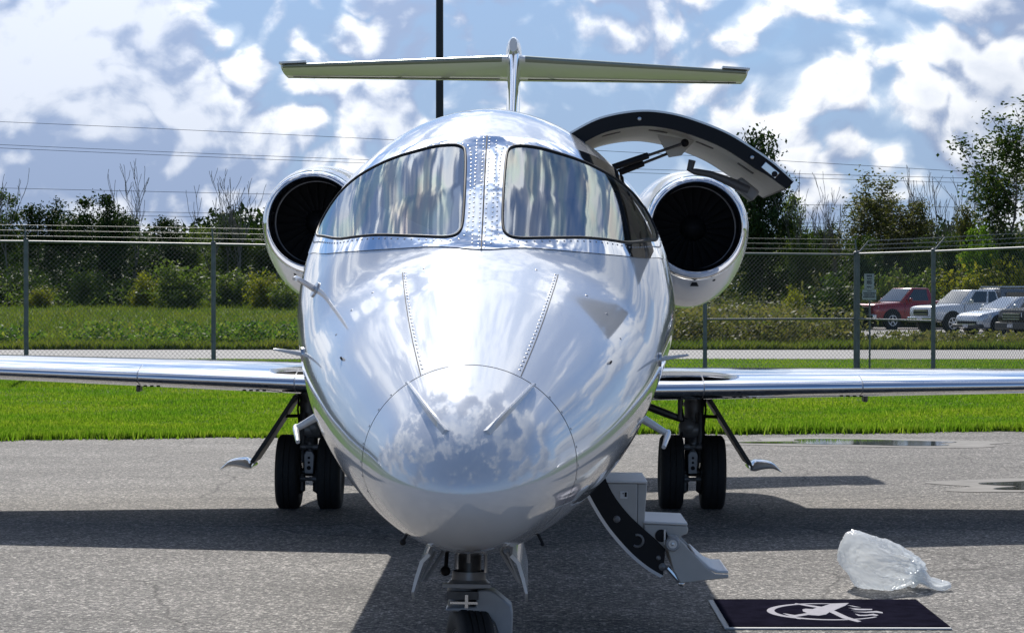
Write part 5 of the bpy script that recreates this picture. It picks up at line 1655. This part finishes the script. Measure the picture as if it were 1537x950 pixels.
for s in (1, -1):
    gx = s * 1.435; gz = GZ(gx); ya = 9.83; R = .28
    for d in (-.155, .155): wheel((gx + d, ya, R + gz), R, .178, JET)
    g = lambda x, y, z: (gx + s * x, y, z + gz)
    obj("gear_strut", MB().tube([g(.02, 9.95, .93), g(.02, 9.93, .60)], [.078, .072], 16).tube([g(.02, 9.94, .80), g(.02, 9.94, .77)], .088, 16).tube([g(.02, 9.935, .70), g(.02, 9.935, .68)], .085, 16), GEARGREY, JET)
    obj("strut_knuckle", MB().lathe([(0, -.075), (.05, -.07), (.062, -.04), (.062, .04), (.05, .07), (0, .075)], g(-.03, 9.80, .60), 'X', 20).sphere(g(-.04, 9.79, .62), .068, 14, 10), GEARGREY, JET)
    obj("trailing_link", MB().tube([g(0, 9.86, .60), g(.0, 9.80, .50), g(0, 9.82, .36), g(0, 9.83, .27)], [.055, .06, .055, .05], 12), GEARDARK, JET)
    obj("shock_strut", MB().tube([g(.055, 9.83, .72), g(.055, 9.74, .36)], [.03, .024], 10), GEARDARK, JET)
    ax = obj("axle", MB().tube([g(-.2, ya, R), g(.2, ya, R)], .032, 12), GEARDARK, JET)
    tp = obj("torque_link", MB().prism([(-.034, -.085), (.034, -.085), (.040, .055), (.022, .085), (-.022, .085), (-.040, .055)], -.014, .014), GEARLIGHT, JET, bevel=.006)
    tp.location = g(0, 9.73, .36)
    hl = MB()
    for z, r in ((-.04, .016), (.0, .010), (.035, .010)): hl.lathe([(0, -.004), (r, -.003), (r, 0)], (0, -.0145, z), 'Y', 12)
    obj("lightening_holes", hl, BLACK, tp, kind='stuff')
    for z in (.475, .235):
        bo = MB()
        for d in (-1, 1): bo.lathe([(.0, -.032), (.020, -.03), (.024, 0), (.020, .03), (0, .032)], g(d * .055, 9.735, z), 'X', 14)
        bo.tube([g(-.05, 9.735, z), g(.05, 9.735, z)], .014, 8)
        obj("pivot_bolts", bo, GEARGREY, JET)
    br = MB()
    for d in (-.055, .055): br.tube([g(d, 9.76, .27), g(d, 9.76, .15), g(d * 1.5, 9.78, .13)], [.026, .028, .02], 10)
    obj("brake_housing", br, GEARDARK, JET)
    br = MB()
    for d in (-.095, .095): br.lathe([(.05, -.03), (.135, -.03), (.135, .03), (.05, .03)], g(d, ya, R), 'X', 24)
    obj("brake_disc", br, GEARDARK, JET)
    obj("side_brace", MB().tube([g(-.03, 9.78, .66), g(-.20, 9.78, .72), g(-.52, 9.80, .84)], [.022, .030, .028], 10), GEARDARK, JET)
    obj("brace_actuator", MB().tube([g(-.10, 9.75, .68), g(-.10, 9.75, .90)], .018, 8), GEARDARK, JET)
    obj("hydraulic_line", MB().tube([g(.09, 9.86, .9), g(.10, 9.84, .75), g(.085, 9.82, .62), g(.09, 9.78, .5), g(.06, 9.74, .3)], .008, 6), BLACK, JET)
    obj("hydraulic_line", MB().tube([g(-.06, 9.86, .9), g(-.085, 9.80, .78), g(-.07, 9.76, .68), g(-.09, 9.74, .5), g(-.05, 9.74, .3)], .007, 6), BLACK, JET)
    # gear door hanging out from the wing: plate on edge with a pale curled tip
    A, B = Vector(g(.105, 0, .865)), Vector(g(.440, 0, .310)); dr = (B - A).normalized(); nn = Vector((dr.z, 0, -dr.x)) * s
    dm = MB()
    y0, y1 = 9.66, 10.12
    poly = [(0, 0), (.18, .004), (.42, .010), (.60, .016)]
    q = []
    for off in (.022, -.008):
        q.append([A + dr * a_ + nn * (off - b_) for a_, b_ in poly])
    Rn = []
    for k in range(len(poly)):
        Rn.append([(q[0][k].x, y0, q[0][k].z), (q[0][k].x, y1, q[0][k].z), (q[1][k].x, y1, q[1][k].z), (q[1][k].x, y0, q[1][k].z)])
    dr_o = obj("gear_door", dm.rings(Rn), M("gear_door_inner_black", (.022, .022, .022), .45), JET, 0, bevel=.003)
    R_ = []
    for u in np.linspace(0, 1, 14):
        x = .425 + .245 * u; zc = .298 + .048 * sin(pi * (u * .62 + .12)) - .012 * u - (.05 * max(0, u - .75) / .25 * .5)
        hh = .05 * (1 - u) ** .55 * min(1, .25 + u * 4) + .006; yy = .23 * (1 - .35 * u)
        R_.append([g(x, 9.89 + yy * cos(a), zc + hh * (sin(a) if sin(a) > 0 else .75 * sin(a))) for a in np.linspace(0, 2 * pi, 18, endpoint=False)])
    obj("gear_door_tip", MB().rings(R_), M("bright_white_gloss", (.82, .82, .83), .12, .25, coat=1.0), dr_o, 60)
    obj("door_link", MB().tube([g(.08, 9.86, .70), g(.22, 9.86, .695)], .013, 8), BLACK, JET)

# nose gear ---------------------------------------------------------------
ny = 1.52; nx0 = -.02
ng = lambda x, y, z: (nx0 + x, ny + y, z + GZ(nx0))
obj("nose_strut", MB().tube([ng(.0, .05, .78), ng(0, .02, .53)], [.050, .046], 18), GEARDARK, JET)
obj("strut_rod", MB().tube([ng(-.045, -.05, .72), ng(-.045, -.05, .575)], .009, 8).tube([ng(.0, -.065, .70), ng(.0, -.065, .60)], .007, 8).tube([ng(.065, -.03, .72), ng(.065, -.03, .56)], .006, 8), BRIGHT, JET)
obj("hydraulic_line", MB().tube([ng(-.085, -.03, .74), ng(-.083, -.04, .64), ng(-.088, -.04, .56)], .008, 6).sphere(ng(-.088, -.04, .565), .02, 8, 6), BLACK, JET)
obj("steering_collar", MB().lathe([(.0, .50), (.078, .50), (.082, .515), (.066, .53), (.062, .56)], ng(.0, .02, 0), 'Z', 24).box(ng(-.005, -.06, .513), (.185, .03, .014)), GEARLIGHT, JET)
obj("steering_unit", MB().lathe([(.0, .41), (.058, .41), (.06, .44), (.05, .46), (.062, .48), (.06, .5)], ng(-.02, .02, 0), 'Z', 20).box(ng(-.02, -.05, .475), (.12, .03, .03)), GEARDARK, JET)
obj("steering_link", MB().box(ng(-.015, -.075, .449), (.105, .012, .009)).box(ng(-.005, -.078, .455), (.012, .012, .05)), BRIGHT, JET)
fk = [(-.085, .412), (-.085, .424), (.03, .432), (.035, .495), (.075, .497), (.105, .487), (.165, .437), (.172, .40), (.166, .12), (.125, .10), (.118, .32), (.10, .37), (.075, .395), (.045, .410)]
obj("nose_fork", MB().prism([(x + nx0, z) for x, z in fk], ny - .055, ny + .06), GEARLIGHT, JET, 30, bevel=.012)
obj("fork_placard", MB().box(ng(.150, -.0565, .275), (.032, .004, .075)), RED, JET)
obj("nose_axle", MB().tube([ng(-.08, 0, .205), ng(.16, 0, .205)], .02, 10), GEARDARK, JET)
wheel(ng(.01, .0, .213), .213, .135, JET, rot=Matrix.Rotation(radians(13), 3, 'Z'), treads=5)
for s in (1, -1):
    dpl = MB(); R_ = []
    for y in (.86, .92, 1.75, 1.80):
        k = 1 if .9 < y < 1.78 else .8
        R_.append([(s * .150, y, .690), (s * .178, y, .66), (s * .196, y, .60), (s * (.207), y, .69 - .175 * k), (s * .197, y, .69 - .173 * k), (s * .183, y, .60), (s * .165, y, .655), (s * .14, y, .68)])
    nd = obj("nose_gear_door", dpl.rings(R_), PAINT_W, JET, 30)
    nd.location = (0, .02, .012)
    obj("door_brace", MB().tube([(s * .08, 1.25, .71), (s * .175, 1.22, .56)], .008, 6), GEARLIGHT, JET)
    obj("door_brace", MB().tube([(s * .13, 1.05, .69), (s * .18, 1.04, .58)], .006, 6), GEARLIGHT, JET)
# belly and roof aerials
obj("belly_aerial", MB().prism([(3.4, .65), (3.62, .65), (3.6, .52), (3.5, .52)], -.008, .008, 'YZ'), PAINT_W, JET)
